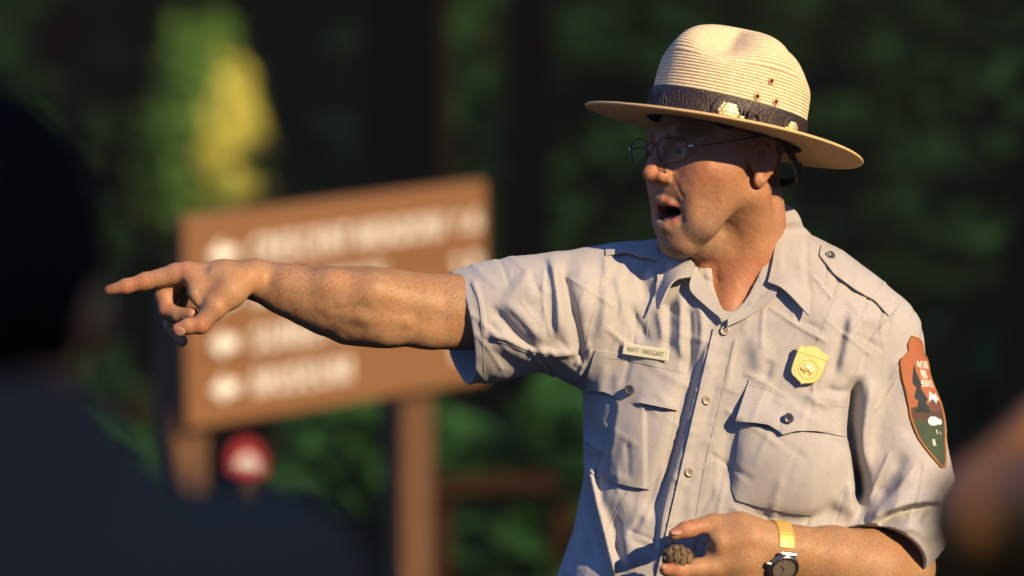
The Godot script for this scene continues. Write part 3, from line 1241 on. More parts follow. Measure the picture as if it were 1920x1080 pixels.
func arm_tone(p: Vector3) -> Color:
	var c := skin_tone(p)
	var n: FastNoiseLite = spot.mottle
	c = c.lerp(Color(0.40, 0.19, 0.095), clampf(0.35 + 0.5 * n.get_noise_3d(p.x * 5.0, p.y * 5.0, p.z * 5.0), 0.0, 1.0) * 0.4)
	for k in spot.knuckles:
		c = c.lerp(Color(0.47, 0.14, 0.085), exp(-p.distance_squared_to(k) / 2.0) * 0.45)
	return c


func tones(a: Array, f: Callable) -> PackedColorArray:
	var out := PackedColorArray()
	for p in a[0]:
		out.append(f.call(p))
	return out


func ranger() -> void:
	spot.mottle = noise(0.12, 41, 3)
	spot.knuckles = [C(204, 544, 10), C(240, 540, 10.5), C(272, 526, 10.3), C(346, 500, 10), C(376, 612, 14), C(338, 617, 13.8), C(310, 580, 9.5), C(1264, 1000, 18), C(1300, 985, 17), C(1246, 1066, 19), C(1272, 1064, 18.8)]
	var hf := head_field()
	var af := arm_field()
	var lf := left_arm_field()
	for f in [hf, af, lf]:
		f.rough = noise(0.55, 77, 3)
		f.rough_by = 0.05 if f == hf else 0.036
	SF = shirt_field()
	var got := [null, null, null, null]
	var jobs := []
	var lo := H(1500, 640, -10)
	var work := [
		func(): got[0] = nets(hf, Vector3(-10, -26, -13), Vector3(10.5, 14, 13.5), 0.18),
		func(): got[1] = nets(af, C(1000, 670, -6), C(180, 470, 17), 0.22),
		func(): got[2] = nets(lf, C(1790, 1180, -3), C(1225, 900, 21), 0.24),
		func(): got[3] = nets(SF, P(815, 1240, -14), P(1810, 425, 17), 0.0023),
	]
	# corners may come swapped: order them
	for w in work:
		var t := Thread.new()
		t.start(w)
		jobs.append(t)
	for t in jobs:
		t.wait_to_finish()
	var base := P(1370, 540, 0)
	base.y = 0.0
	var man := thing("person", "park ranger in pale grey uniform shirt pointing left with his bare arm outstretched, mouth open", "person", base)
	var cm := Transform3D(Basis.from_scale(Vector3.ONE * 0.01), Vector3.ZERO)
	var col := tones(got[0], head_tone)
	col.append_array(tones(got[1], arm_tone))
	col.append_array(tones(got[2], arm_tone))
	var body := joined([moved(got[0], HX), moved(got[1], cm), moved(got[2], cm)])
	part("body", to_mesh(body, col), M.skin, man)
	body_hair(man, moved(got[0], HX), moved(got[1], cm), moved(got[2], cm))
	face_parts(man)
	uniform(man, got[3])
	hat()
	glasses()
	pinned()
	watch()
	cone()


func face_parts(man: Node3D) -> void:
	for s in [-1.0, 1.0]:
		var e := lathe([Vector2(0.001, -1.15), Vector2(0.6, -1.0), Vector2(1.0, -0.55), Vector2(1.15, 0), Vector2(1.0, 0.55), Vector2(0.6, 1.0), Vector2(0.001, 1.15)], 20)
		var eye := part("eye", to_mesh(moved(e, HX * Transform3D(Basis(Vector3(1, 0, 0), PI / 2), Vector3(2.95 * s, -0.2, 7.75)))), M.eye, man)
		var ir := lathe([Vector2(0.001, 0.12), Vector2(0.3, 0.1), Vector2(0.52, 0.0)], 16)
		part("iris", to_mesh(moved(ir, HX * Transform3D(Basis(Vector3(1, 0, 0), PI / 2), Vector3(2.9 * s, -0.25, 8.82)))), M.iris, eye)
	# teeth in two arcs
	for k in 10:
		var a := (k - 4.5) * 0.26
		var c := Vector3(sin(a) * 2.3, -9.0, 5.7 + cos(a) * 2.6)
		part("tooth", to_mesh(moved(block(Vector3(0.5, 0.75, 0.34), 0.1), HX * Transform3D(Basis(Vector3(0, 1, 0), a), c))), M.tooth, man)
		c = Vector3(sin(a) * 2.5, -6.75, 6.0 + cos(a) * 2.8)
		part("tooth", to_mesh(moved(block(Vector3(0.6, 0.7, 0.34), 0.1), HX * Transform3D(Basis(Vector3(0, 1, 0), a), c))), M.tooth, man)
	var tg := Field.new()
	tg.ell(Vector3(0, -9.15, 6.5), Vector3(1.6, 0.95, 2.2), 0.1)
	part("tongue", to_mesh(moved(nets(tg, Vector3(-2, -10.4, 3), Vector3(2, -8.0, 8.9), 0.25), HX)), M.tongue, man)
	# trousers and boots, below the frame
	var f := Field.new()
	f.slack = 1.0
	var hip := back(Vector3(0, 0.98, 0))
	for s in [-1.0, 1.0]:
		var x := P(1330, 540, 0).x * 100.0
		f.chain([Vector3(x + 7 * s, 98, 0), Vector3(x + 10 * s, 52, 1), Vector3(x + 12 * s, 12, 0)], [13.0, 9.0, 8.0], 3.0)
	f.cap(Vector3(P(1330, 540, 0).x * 100.0 - 6, 102, -1), Vector3(P(1330, 540, 0).x * 100.0 + 6, 102, -1), 14.0, 14.0, 4.0)
	f.ell(Vector3(P(1330, 540, 0).x * 100.0, 124, 0), Vector3(40, 17, 40), 0.5, 1)
	part("trousers", to_mesh(moved(nets(f, Vector3(P(1330, 540, 0).x * 100.0 - 30, 4, -20), Vector3(P(1330, 540, 0).x * 100.0 + 30, 120, 20), 1.2), Transform3D(Basis.from_scale(Vector3.ONE * 0.01), Vector3.ZERO))), M.trousers, man)
	for s in [-1.0, 1.0]:
		var b := Field.new()
		var x: float = P(1330, 540, 0).x * 100.0 + 12 * s
		b.cap(Vector3(x, 5, -4), Vector3(x + 3 * s, 4, 15), 5.0, 4.2, 1.0)
		b.cap(Vector3(x, 5, -2), Vector3(x, 16, -1), 5.0, 6.0, 2.0)
		part("boot", to_mesh(moved(nets(b, Vector3(x - 12, -1, -12), Vector3(x + 12, 24, 24), 1.0), Transform3D(Basis.from_scale(Vector3.ONE * 0.01), Vector3(0, 0.004, 0)))), M.boot, man)


func vv(a: Array) -> Array:
	var out := []
	for i in range(0, a.size(), 2):
		out.append(Vector2(a[i], a[i + 1]))
	return out


func v3(a: Array) -> Array:
	var out := []
	for i in range(0, a.size(), 3):
		out.append(P(a[i], a[i + 1], a[i + 2]))
	return out


# cloth between several edges given as lists of 3D points, each resampled and splined across
func panel(edges: Array, nu: int, per: int, th: float, lift := -1.0) -> Array:
	var e := []
	for q in edges:
		e.append(even(spline(q, 6) if q.size() > 2 else q, nu))
	var cols := []
	for i in nu:
		var line := []
		for q in e:
			line.append(q[i])
		cols.append(spline(line, per) if line.size() > 2 else even(line, per))
	var rows := []
	for j in cols[0].size():
		var row := []
		for i in nu:
			var p: Vector3 = cols[i][j]
			if lift >= 0.0:
				var q := back(p)
				var w := on_shirt(q.x, q.y, lift)
				if w.z > p.z and w.z < p.z + 0.06:
					p = w
			row.append(p)
		rows.append(row)
	return slab(rows, th)


func button(parent: Node3D, px: float, py: float, r: float, m: Material, lift := 0.3) -> void:
	var o := on_shirt(px, py, lift)
	var n := shirt_normal(o)
	n = (n + Vector3(0, 0, 1.2)).normalized()
	var xf := frame_at(o, n) * Transform3D(Basis(Vector3(1, 0, 0), PI / 2), Vector3.ZERO)
	var b := part("button", to_mesh(moved(lathe([Vector2(0.0, 0.0008), Vector2(r * 0.55, 0.0008), Vector2(r * 0.68, 0.0017), Vector2(r * 0.88, 0.0019), Vector2(r, 0.001), Vector2(r, -0.002)], 20), xf)), m, parent)
	for q in [Vector2(1, 1), Vector2(1, -1), Vector2(-1, 1), Vector2(-1, -1)]:
		part("hole", to_mesh(moved(lathe([Vector2(0.0, 0.0012), Vector2(r * 0.14, 0.0010), Vector2(r * 0.14, 0.0)], 8), xf * Transform3D(Basis(), Vector3(q.x * r * 0.22, 0, q.y * r * 0.22)))), M.hole, parent)


func uniform(man: Node3D, raw: Array) -> void:
	var shirt := part("shirt", to_mesh(raw), M.cloth, man)
	var n2: FastNoiseLite = noise(0.9, 55, 2)
	# breast pockets
	var pk := patch(vv([1096, 740, 1130, 744, 1175, 755, 1230, 762, 1272, 770]), vv([1101, 860, 1108, 886, 1130, 899, 1180, 912, 1220, 918, 1247, 887, 1254, 862]), 44, 30,
		func(u, v): return 0.32 + 0.50 * sin(PI * u) * sin(PI * clampf(v * 1.05, 0, 1)) * 0.7 + 0.32 * (smoothstep(0.29, 0.31, u) - smoothstep(0.63, 0.65, u)), 0.002)
	part("pocket", to_mesh(pk), M.cloth, shirt)
	var fl := patch(vv([1116, 657, 1180, 666, 1240, 679, 1287, 689]), vv([1094, 733, 1130, 734, 1153, 743, 1175, 758, 1200, 755, 1230, 761, 1272, 770]), 40, 18,
		func(u, v): return 0.2 + 1.15 * v * v * (0.65 + 0.35 * sin(u * 9.0 + 1.0)) + 0.12 * exp(-pow((u - 0.12 - v * 0.04) / 0.05, 2.0)) * 3.0 * v, 0.0018)
	part("pocket_flap", to_mesh(fl), M.cloth, shirt)
	var pr := patch(vv([1388, 795, 1413, 796, 1457, 806, 1493, 809, 1557, 814, 1588, 820]), vv([1373, 918, 1380, 938, 1417, 949, 1480, 963, 1523, 967, 1560, 942, 1590, 902]), 44, 34,
		func(u, v): return 0.2 + 2.0 * pow(sin(PI * clampf(u * 0.94 + 0.02, 0, 1)), 0.8) * pow(sin(PI * clampf(0.16 + v * 0.82, 0, 1)), 0.8) + 0.25 * sin(u * 7.0 + v * 3.0) * sin(PI * v), 0.002)
	part("pocket", to_mesh(pr), M.cloth, shirt)
	var fr := patch(vv([1405, 711, 1433, 718, 1463, 731, 1513, 744, 1592, 754]), vv([1379, 790, 1413, 792, 1440, 796, 1457, 806, 1468, 815, 1493, 808, 1530, 808, 1557, 813, 1586, 819]), 44, 18,
		func(u, v): return 0.2 + 1.75 * smoothstep(0.0, 1.0, v) * (0.75 + 0.25 * sin(u * 5.0)) + 0.30 * (smoothstep(0.40, 0.43, u) - smoothstep(0.60, 0.63, u)) * v, 0.0018)
	part("pocket_flap", to_mesh(fr), M.cloth, shirt)
	# placket
	var pl := patch(vv([1338, 615, 1384, 612]), vv([1228, 1090, 1288, 1090]), 10, 90,
		func(u, v): return 0.22 + 0.05 * sin(v * 110.0 + sin(v * 31.0) * 2.0) * (0.6 + 0.4 * sin(v * 17.0)) + 0.05 * n2.get_noise_2d(u * 3.0, v * 40.0) + 0.12 * smoothstep(0.35, 0.0, u), 0.0015)
	part("placket", to_mesh(pl), M.cloth, shirt)
	for q in [[1359, 620], [1325, 750], [1293, 885], [1262, 1021]]:
		button(shirt, q[0], q[1], 0.0060, M.horn, 0.42)
	button(shirt, 1180, 731, 0.0066, M.dark_horn, 1.05)
	button(shirt, 1479, 784, 0.0066, M.dark_horn, 2.1)
	# collar: two leaves and the stand along the open neck
	var leaf := panel([
		v3([1470, 384, -5.0, 1459, 430, 1.6, 1449, 490, 6.2, 1440, 530, 8.6]),
		v3([1492, 400, -4.5, 1494, 450, 2.5, 1484, 510, 7.5, 1470, 545, 9.6]),
		v3([1510, 440, -3.0, 1524, 490, 3.5, 1520, 548, 8.5, 1516, 593, 10.8])], 26, 10, 0.0022, 0.45)
	part("collar", to_mesh(leaf), M.cloth, shirt)
	var leaf2 := panel([
		v3([1303, 496, 8.0, 1290, 486, 7.0, 1262, 476, 4.0, 1250, 462, -1.0]),
		v3([1300, 514, 8.9, 1276, 508, 8.4, 1250, 500, 6.0, 1236, 478, 1.0]),
		v3([1297, 520, 9.0, 1262, 530, 9.4, 1234, 581, 9.6, 1232, 505, 4.5])], 26, 10, 0.0022, 0.4)
	part("collar", to_mesh(leaf2), M.cloth, shirt)
	var stand := panel([
		v3([1304, 498, 7.8, 1330, 538, 8.8, 1365, 597, 10.4]),
		v3([1297, 516, 8.7, 1294, 543, 9.2, 1322, 572, 9.8, 1358, 602, 10.5])], 18, 6, 0.0018)
	part("neckband", to_mesh(stand), M.cloth, shirt)
	var stand2 := panel([
		v3([1365, 597, 10.4, 1400, 577, 9.6, 1444, 541, 8.2, 1462, 480, 4.8, 1470, 420, -1.0]),
		v3([1364, 612, 10.7, 1408, 590, 10.2, 1452, 556, 9.3, 1474, 495, 5.4, 1478, 425, -0.5])], 26, 5, 0.0018)
	part("neckband", to_mesh(stand2), M.cloth, shirt)
	# shoulder straps
	var ep := patch(vv([1540, 459, 1571, 471, 1625, 515, 1664, 545, 1690, 569]), vv([1537, 478, 1565, 514, 1606, 544, 1641, 563, 1668, 593]), 26, 8, func(u, v): return 0.45 + 0.25 * sin(PI * u), 0.002)
	part("shoulder_strap", to_mesh(ep), M.cloth, shirt)
	var ep2 := patch(vv([1135, 467, 1181, 459, 1232, 457]), vv([1136, 477, 1176, 472, 1202, 481, 1236, 487]), 22, 8, func(u, v): return 0.5 + 0.3 * sin(PI * u) + 0.2 * v, 0.002)
	part("shoulder_strap", to_mesh(ep2), M.cloth, shirt)
	button(shirt, 1557, 479, 0.0062, M.dark_horn, 0.75)
	# stitched seams
	for s in SEAMS:
		part("seam", to_mesh(seam(vv(s.slice(2)), s[0], s[1])), M.thread, shirt)
	arrowhead(shirt)


const SEAMS := [
	[0.36, 0.0004, 1100, 770, 1104, 860, 1111, 882, 1132, 894, 1180, 907, 1219, 912, 1243, 885, 1252, 858, 1266, 780],
	[0.02, 0.0004, 1134, 476, 1130, 510, 1120, 560, 1104, 620, 1096, 680],
	[0.02, 0.0004, 884, 530, 898, 566, 904, 625, 908, 700],
	[0.02, 0.0004, 900, 640, 940, 642, 985, 660, 1030, 668, 1090, 664],
	[0.02, 0.0004, 1668, 598, 1645, 620, 1618, 660, 1604, 700],
	[0.02, 0.0004, 1575, 524, 1556, 580, 1530, 644],
	[0.27, 0.0003, 1376, 640, 1364, 692, 1342, 787, 1324, 862, 1305, 966],
	[0.02, 0.0004, 1216, 578, 1214, 610, 1214, 640],
	[0.02, 0.0004, 1178, 920, 1160, 950, 1130, 1010],
	[0.27, 0.0003, 1120, 668, 1180, 677, 1240, 690, 1284, 700],
	[0.32, 0.0003, 1404, 722, 1433, 729, 1463, 742, 1513, 755, 1588, 764],
]


# the woven badge on the sleeve: an arrowhead with a tree, mountain, bison and lettering
func arrowhead(shirt: Node3D) -> void:
	var w := 128
	var h := 192
	var im := Image.create(w, h, false, Image.FORMAT_RGB8)
	var k := noise(0.2, 61, 2)
	var tree := PackedVector2Array([Vector2(0.36, 0.20), Vector2(0.46, 0.34), Vector2(0.41, 0.36), Vector2(0.50, 0.46), Vector2(0.44, 0.47), Vector2(0.50, 0.58), Vector2(0.22, 0.58), Vector2(0.29, 0.47), Vector2(0.23, 0.46), Vector2(0.32, 0.36), Vector2(0.27, 0.34)])
	var peak := PackedVector2Array([Vector2(0.40, 0.56), Vector2(0.62, 0.38), Vector2(0.70, 0.42), Vector2(0.80, 0.40), Vector2(0.98, 0.56)])
	var snow := PackedVector2Array([Vector2(0.50, 0.48), Vector2(0.62, 0.38), Vector2(0.70, 0.42), Vector2(0.80, 0.40), Vector2(0.90, 0.49), Vector2(0.80, 0.455), Vector2(0.70, 0.49), Vector2(0.62, 0.45)])
	for y in h:
		for x in w:
			var q := Vector2(float(x) / w, float(y) / h)
			var v := 0.9 + 0.12 * k.get_noise_2d(x, y) + 0.06 * sin(y * 2.0 + x * 0.6)
			var c := Color(0.35, 0.11, 0.045)
			if q.y > 0.54:
				c = Color(0.075, 0.04, 0.028)
			if q.y > 0.62:
				c = Color(0.035, 0.062, 0.03)
			if Geometry2D.is_point_in_polygon(q, peak):
				c = Color(0.13, 0.055, 0.035)
			if Geometry2D.is_point_in_polygon(q, snow):
				c = Color(0.72, 0.72, 0.72)
			if Geometry2D.is_point_in_polygon(q, tree):
				c = Color(0.016, 0.026, 0.03)
			if ((q - Vector2(0.53, 0.635)) / Vector2(0.13, 0.035)).length() < 1.0 or ((q - Vector2(0.66, 0.645)) / Vector2(0.07, 0.025)).length() < 1.0:
				c = Color(0.75, 0.75, 0.73)
			if (absf(q.x - 0.45) < 0.03 and absf(q.y - 0.80) < 0.025) or (q - Vector2(0.56, 0.72)).length() < 0.018 or (q - Vector2(0.64, 0.73)).length() < 0.013:
				c = Color(0.5, 0.47, 0.38)
			im.set_pixel(x, y, Color(c.r * v, c.g * v, c.b * v).linear_to_srgb())
	letters(im, "NATIONAL", 58, 34, Color(0.75, 0.73, 0.7).linear_to_srgb())
	letters(im, "PARK", 66, 46, Color(0.75, 0.73, 0.7).linear_to_srgb())
	letters(im, "SERVICE", 60, 58, Color(0.75, 0.73, 0.7).linear_to_srgb())
	var m := mat(Color.WHITE, 0.8)
	m.albedo_texture = ImageTexture.create_from_image(im)
	# rows of the outline: height on the sleeve, left and right share of the width
	var out := [[0.0, 0.40, 0.62], [0.03, 0.30, 0.72], [0.07, 0.26, 0.76], [0.105, 0.30, 0.72], [0.13, 0.24, 0.78], [0.155, 0.10, 0.90], [0.19, 0.05, 0.95], [0.25, 0.06, 0.94], [0.40, 0.10, 0.90], [0.50, 0.12, 0.88], [0.62, 0.15, 0.85], [0.75, 0.20, 0.80], [0.86, 0.29, 0.71], [0.94, 0.38, 0.62], [1.0, 0.46, 0.54]]
	var rows := []
	var edge_l := []
	var edge_r := []
	for j in 37:
		var t := j / 36.0
		var i := 0
		while i < out.size() - 2 and out[i + 1][0] < t:
			i += 1
		var k2: float = clampf((t - out[i][0]) / (out[i + 1][0] - out[i][0]), 0.0, 1.0)
		var l: float = lerpf(out[i][1], out[i + 1][1], k2)
		var r: float = lerpf(out[i][2], out[i + 1][2], k2)
		var row := []
		for c in 15:
			row.append(on_sleeve(lerpf(l, r, c / 14.0), t, 0.0016))
		rows.append(row)
		edge_l.append(row[0])
		edge_r.append(row[14])
	var g := slab(rows, 0.0015)
	# uv of the whole badge rather than of the narrowing rows
	var uv: PackedVector2Array = g[3]
	for i in uv.size():
		var t := uv[i].y
		var a := 0
		while a < out.size() - 2 and out[a + 1][0] < t:
			a += 1
		var k3: float = clampf((t - out[a][0]) / (out[a + 1][0] - out[a][0]), 0.0, 1.0)
		uv[i].x = lerpf(lerpf(out[a][1], out[a + 1][1], k3), lerpf(out[a][2], out[a + 1][2], k3), uv[i].x)
	g[3] = uv
	var badge := part("sleeve_patch", to_mesh(g), m, shirt, "brown arrowhead patch with tree, snowy mountain and white bison")
	edge_r.reverse()
	part("patch_border", to_mesh(tube(edge_l + edge_r, 0.0017, 6, true)), mat(Color(0.33, 0.115, 0.02), 0.75), shirt)


# u across the badge (0 towards the frame's left), v down it; the badge wraps the outside of the hanging sleeve
func on_sleeve(u: float, v: float, lift: float) -> Vector3:
	var px := lerpf(1676.0, 1703.0, v)
	var py := lerpf(630.0, 872.0, v)
	var a := lerpf(-0.10, 1.42, u)
	var c := P(px, py, lerpf(0.3, 2.5, v))
	return snap(c + Vector3(sin(a), 0.0, cos(a)) * 0.060, lift)




# plain 3 by 5 letters for the tiny print
func letters(im: Image, s: String, x0: int, y0: int, c: Color) -> void:
	var shape := {"A": [2, 5, 7, 5, 5], "N": [7, 5, 5, 5, 5], "T": [7, 2, 2, 2, 2], "I": [2, 2, 2, 2, 2], "O": [7, 5, 5, 5, 7], "L": [4, 4, 4, 4, 7], "P": [7, 5, 7, 4, 4], "R": [7, 5, 6, 5, 5], "K": [5, 5, 6, 5, 5], "S": [7, 4, 7, 1, 7], "E": [7, 4, 6, 4, 7], "V": [5, 5, 5, 5, 2], "C": [7, 4, 4, 4, 7]}
	var x := x0
	for ch in s:
		var g: Array = shape[ch]
		for j in 5:
			for i in 3:
				if (int(g[j]) >> (2 - i)) & 1:
					im.fill_rect(Rect2i(x + i * 2, y0 + j * 2, 2, 2), c)
		x += 8


# ------------------------------------------------------------------ hat
var HT := Transform3D()


func crown_pt(phi: float, s: float, out := 0.0) -> Vector3:
	var rf := 0.0
	var h := 0.0
	if s < 0.5:
		h = 16.6 * s
		rf = 1.0 - 0.035 * (s / 0.5)
	else:
		var t := (s - 0.5) * PI
		rf = 0.965 * pow(maxf(cos(t), 0.0), 0.68)
		h = 8.3 + 5.1 * pow(sin(t), 0.74)
	var p := Vector3(9.0 * rf * sin(phi), h, 11.0 * rf * cos(phi))
	# four pinches of the peak
	var dent := 0.0
	for q in [0.72, -0.72, 2.36, -2.36]:
		var a := wrapf(phi - q, -PI, PI)
		dent += exp(-pow(a / 0.43, 2.0)) * (1.0 if absf(q) < 1.5 else 1.1)
	var up := exp(-pow((h - 11.6) / 2.4, 2.0)) * smoothstep(0.22, 0.62, rf)
	var n := Vector3(sin(phi), 0.55, cos(phi)).normalized()
	return p - n * dent * up * 3.1 + Vector3(sin(phi), 0, cos(phi)) * out


func crown_at(px: float, py: float) -> Vector2:
	var best := Vector2()
	var d := 1e9
	for i in 120:
		var phi := -0.9 + i * 0.03
		for j in 60:
			var s := 0.02 + j * 0.013
			var q := back(HT * crown_pt(phi, s, 0.2))
			var e := q.distance_squared_to(Vector2(px, py))
			if e < d:
				d = e
				best = Vector2(phi, s)
	return best


func crown_frame(phi: float, s: float, out: float) -> Transform3D:
	var p := crown_pt(phi, s, out)
	var a := crown_pt(phi + 0.03, s, out) - p
	var b := crown_pt(phi, s + 0.01, out) - p
	var n := a.cross(b).normalized()
	if n.dot(Vector3(sin(phi), 0, cos(phi))) < 0.0:
		n = -n
	var x := Vector3.UP.cross(n).normalized()
	return HT * Transform3D(Basis(x, n.cross(x), n), p)


func hat() -> void:
	var n := Vector3(0.207, 0.977, -0.05).normalized()
	var fr := Vector3(-0.807, 0, 0.59)
	fr = (fr - n * fr.dot(n)).normalized()
	var l := n.cross(fr)
	HT = Transform3D(Basis(l * 0.01, n * 0.01, fr * 0.01), P(1358, 250, 4.0))
	var o := thing("campaign_hat", "cream straw campaign hat with wide flat brim and dark leather band", "hat", HT.origin)
	var rows := []
	for j in 65:
		var s := 1.0 - j / 64.0
		var row := []
		for i in 97:
			row.append(crown_pt(-PI + TAU * i / 96.0, s))
		rows.append(row)
	var g := grid(rows, false, true)
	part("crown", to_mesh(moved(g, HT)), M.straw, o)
	# brim: upper and lower face and a bound edge
	for side in 2:
		rows = []
		for j in 25:
			var t := j / 24.0
			var row := []
			for i in 121:
				var phi := TAU * i / 120.0
				row.append(brim_pt(phi, t) + Vector3(0, 0.12 if side == 0 else -0.12, 0))
			rows.append(row)
		var b := grid(rows, side == 1, true)
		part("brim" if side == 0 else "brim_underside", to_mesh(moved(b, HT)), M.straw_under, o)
	var ring := []
	for i in 120:
		ring.append(HT * brim_pt(TAU * i / 120.0, 1.0))
	part("brim_edge", to_mesh(tube(ring, 0.0019, 8, true)), M.straw_edge, o)
	# sweatband inside
	rows = []
	for j in 5:
		var row := []
		for i in 73:
			row.append(crown_pt(TAU * i / 72.0, 0.03 * j, -0.25) + Vector3(0, -0.14, 0))
		rows.append(row)
	part("sweatband", to_mesh(moved(grid(rows, true, true), HT)), M.leather, o)
	# leather hat band, tooled, with a raised rim
	rows = []
	for j in 7:
		var h := 3.75 - 3.6 * j / 6.0
		var bulge := 0.22 + (0.015 if j == 1 or j == 5 else 0.0) - (0.12 if j == 0 or j == 6 else 0.0)
		var row := []
		for i in 121:
			row.append(crown_pt(-PI + TAU * i / 120.0, h / 16.6, bulge))
		rows.append(row)
	var band := part("hat_band", to_mesh(moved(grid(rows, false, true), HT)), M.leather, o)
	# tooling: leaf scrolls
	for k in 26:
		var phi := -0.75 + k * 0.105
		var path := []
		for i in 9:
			var t := i / 8.0
			path.append(HT * crown_pt(phi + 0.11 * t, (1.7 + 1.1 * sin(t * PI * 1.6 + k * 1.9) + 0.7 * t) / 16.6, 0.25))
		part("tooling", to_mesh(tube(path, 0.0006, 5)), M.leather, band)
	# two gilt cones and a knotted lace between them
	for q in [[1364, 209, 1.12, 1.0], [1481, 240, 0.8, -1.0]]:
		var c := crown_at(q[0], q[1])
		var xf := crown_frame(c.x, c.y, 0.26)
		var pad := part("leather_pad", to_mesh(moved(lathe([Vector2(0, 0.16), Vector2(1.5, 0.14), Vector2(1.85, 0.05), Vector2(1.9, -0.1)], 24), xf * Transform3D(Basis(Vector3(1, 0, 0), PI / 2).scaled(Vector3(q[2], q[2], q[2])), Vector3.ZERO))), M.leather, band)
		gilt_cone(xf * Transform3D(Basis.from_scale(Vector3.ONE * q[2]), Vector3(0, 0, 0.15)), band, q[3])
	var a := crown_at(1402, 222)
	for k in 5:
		var xf := crown_frame(a.x - 0.02 - k * 0.055, a.y + 0.004, 0.42)
		var loop := []
		for i in 16:
			loop.append(xf * Vector3(0.0, cos(TAU * i / 16.0) * 0.75, sin(TAU * i / 16.0) * 0.32))
		part("lace_turn", to_mesh(tube(loop, 0.0016, 6, true)), M.leather, band)
	var ringp := []
	var xr := crown_frame(a.x + 0.07, a.y, 0.5)
	for i in 20:
		ringp.append(xr * Vector3(cos(TAU * i / 20.0) * 0.62, sin(TAU * i / 20.0) * 0.8, 0.0))
	part("lace_loop", to_mesh(tube(ringp, 0.0015, 6, true)), M.leather, band)
	# eyelets
	for q in [[1447, 153], [1423, 181], [1455, 192]]:
		var c := crown_at(q[0], q[1])
		var xf := crown_frame(c.x, c.y, 0.02) * Transform3D(Basis(Vector3(1, 0, 0), PI / 2), Vector3.ZERO)
		var e := part("eyelet", to_mesh(moved(lathe([Vector2(0.24, 0.0), Vector2(0.26, 0.10), Vector2(0.36, 0.16), Vector2(0.47, 0.12), Vector2(0.52, 0.0)], 20), xf)), mat(Color(0.52, 0.30, 0.14), 0.45, 0.3), o)
		part("hole", to_mesh(moved(lathe([Vector2(0, 0.03), Vector2(0.26, 0.03)], 16), xf)), M.hole, e)
	# strap behind the head with its buckle
	var st := [HX * Vector3(8.2, 2.6, -1.8), HX * Vector3(8.6, 0.8, -3.6), HX * Vector3(8.0, -1.2, -5.6), HX * Vector3(6.6, -2.8, -7.6), HX * Vector3(3.0, -3.8, -9.6), HX * Vector3(-3.0, -3.8, -9.6), HX * Vector3(-6.6, -2.8, -7.6), HX * Vector3(-8.2, 2.6, -1.8)]
	part("strap", to_mesh(tube(spline(st, 8), 0.0062, 8, false, [], 0.28, HX.basis.x.normalized())), M.strap, o)
	var bx := Transform3D(HX.basis.orthonormalized() * Basis(Vector3(0, 1, 0), 2.3) * Basis(Vector3(0, 0, 1), 0.35), HX * Vector3(6.9, -2.7, -7.6))
	var bk := part("buckle", to_mesh(moved(block(Vector3(0.012, 0.021, 0.007), 0.002), bx)), M.strap, o)
	part("buckle_slot", to_mesh(moved(block(Vector3(0.003, 0.012, 0.0085), 0.0005), bx)), M.dark_steel, bk)


func brim_pt(phi: float, t: float) -> Vector3:
	var i := crown_pt(phi, 0.0)
	var e := Vector3(17.5 * sin(phi), 0, 18.3 * cos(phi))
	var p := i.lerp(e, t)
	p.y = 0.25 * exp(-t * 9.0) - 0.35 * t * t * pow(cos(phi), 2.0) + 0.25 * t * t * pow(sin(phi), 2.0)
	return p


func gilt_cone(xf: Transform3D, parent: Node3D, way: float) -> void:
	var f := Field.new()
	f.ell(Vector3(0, 0, 0.1), Vector3(1.22, 0.98, 0.55), 0.1)
	for j in 5:
		for i in 6:
			var x := -1.05 + i * 0.42 + (0.21 if j % 2 else 0.0)
			var y := -0.78 + j * 0.39
			var r := Vector2(x / 1.22, y / 0.98).length()
			if r < 0.98:
				f.ell(Vector3(x, y, 0.1 + 0.5 * sqrt(1.0 - r * r)), Vector3(0.23, 0.21, 0.13), 0.09)
	f.cap(Vector3(1.1 * way, -0.2, 0.15), Vector3(1.75 * way, -0.35, 0.15), 0.16, 0.24, 0.1)
	part("gilt_cone", to_mesh(moved(nets(f, Vector3(-2.2, -1.3, -0.2), Vector3(2.2, 1.3, 1.0), 0.075), xf)), M.gold, parent)


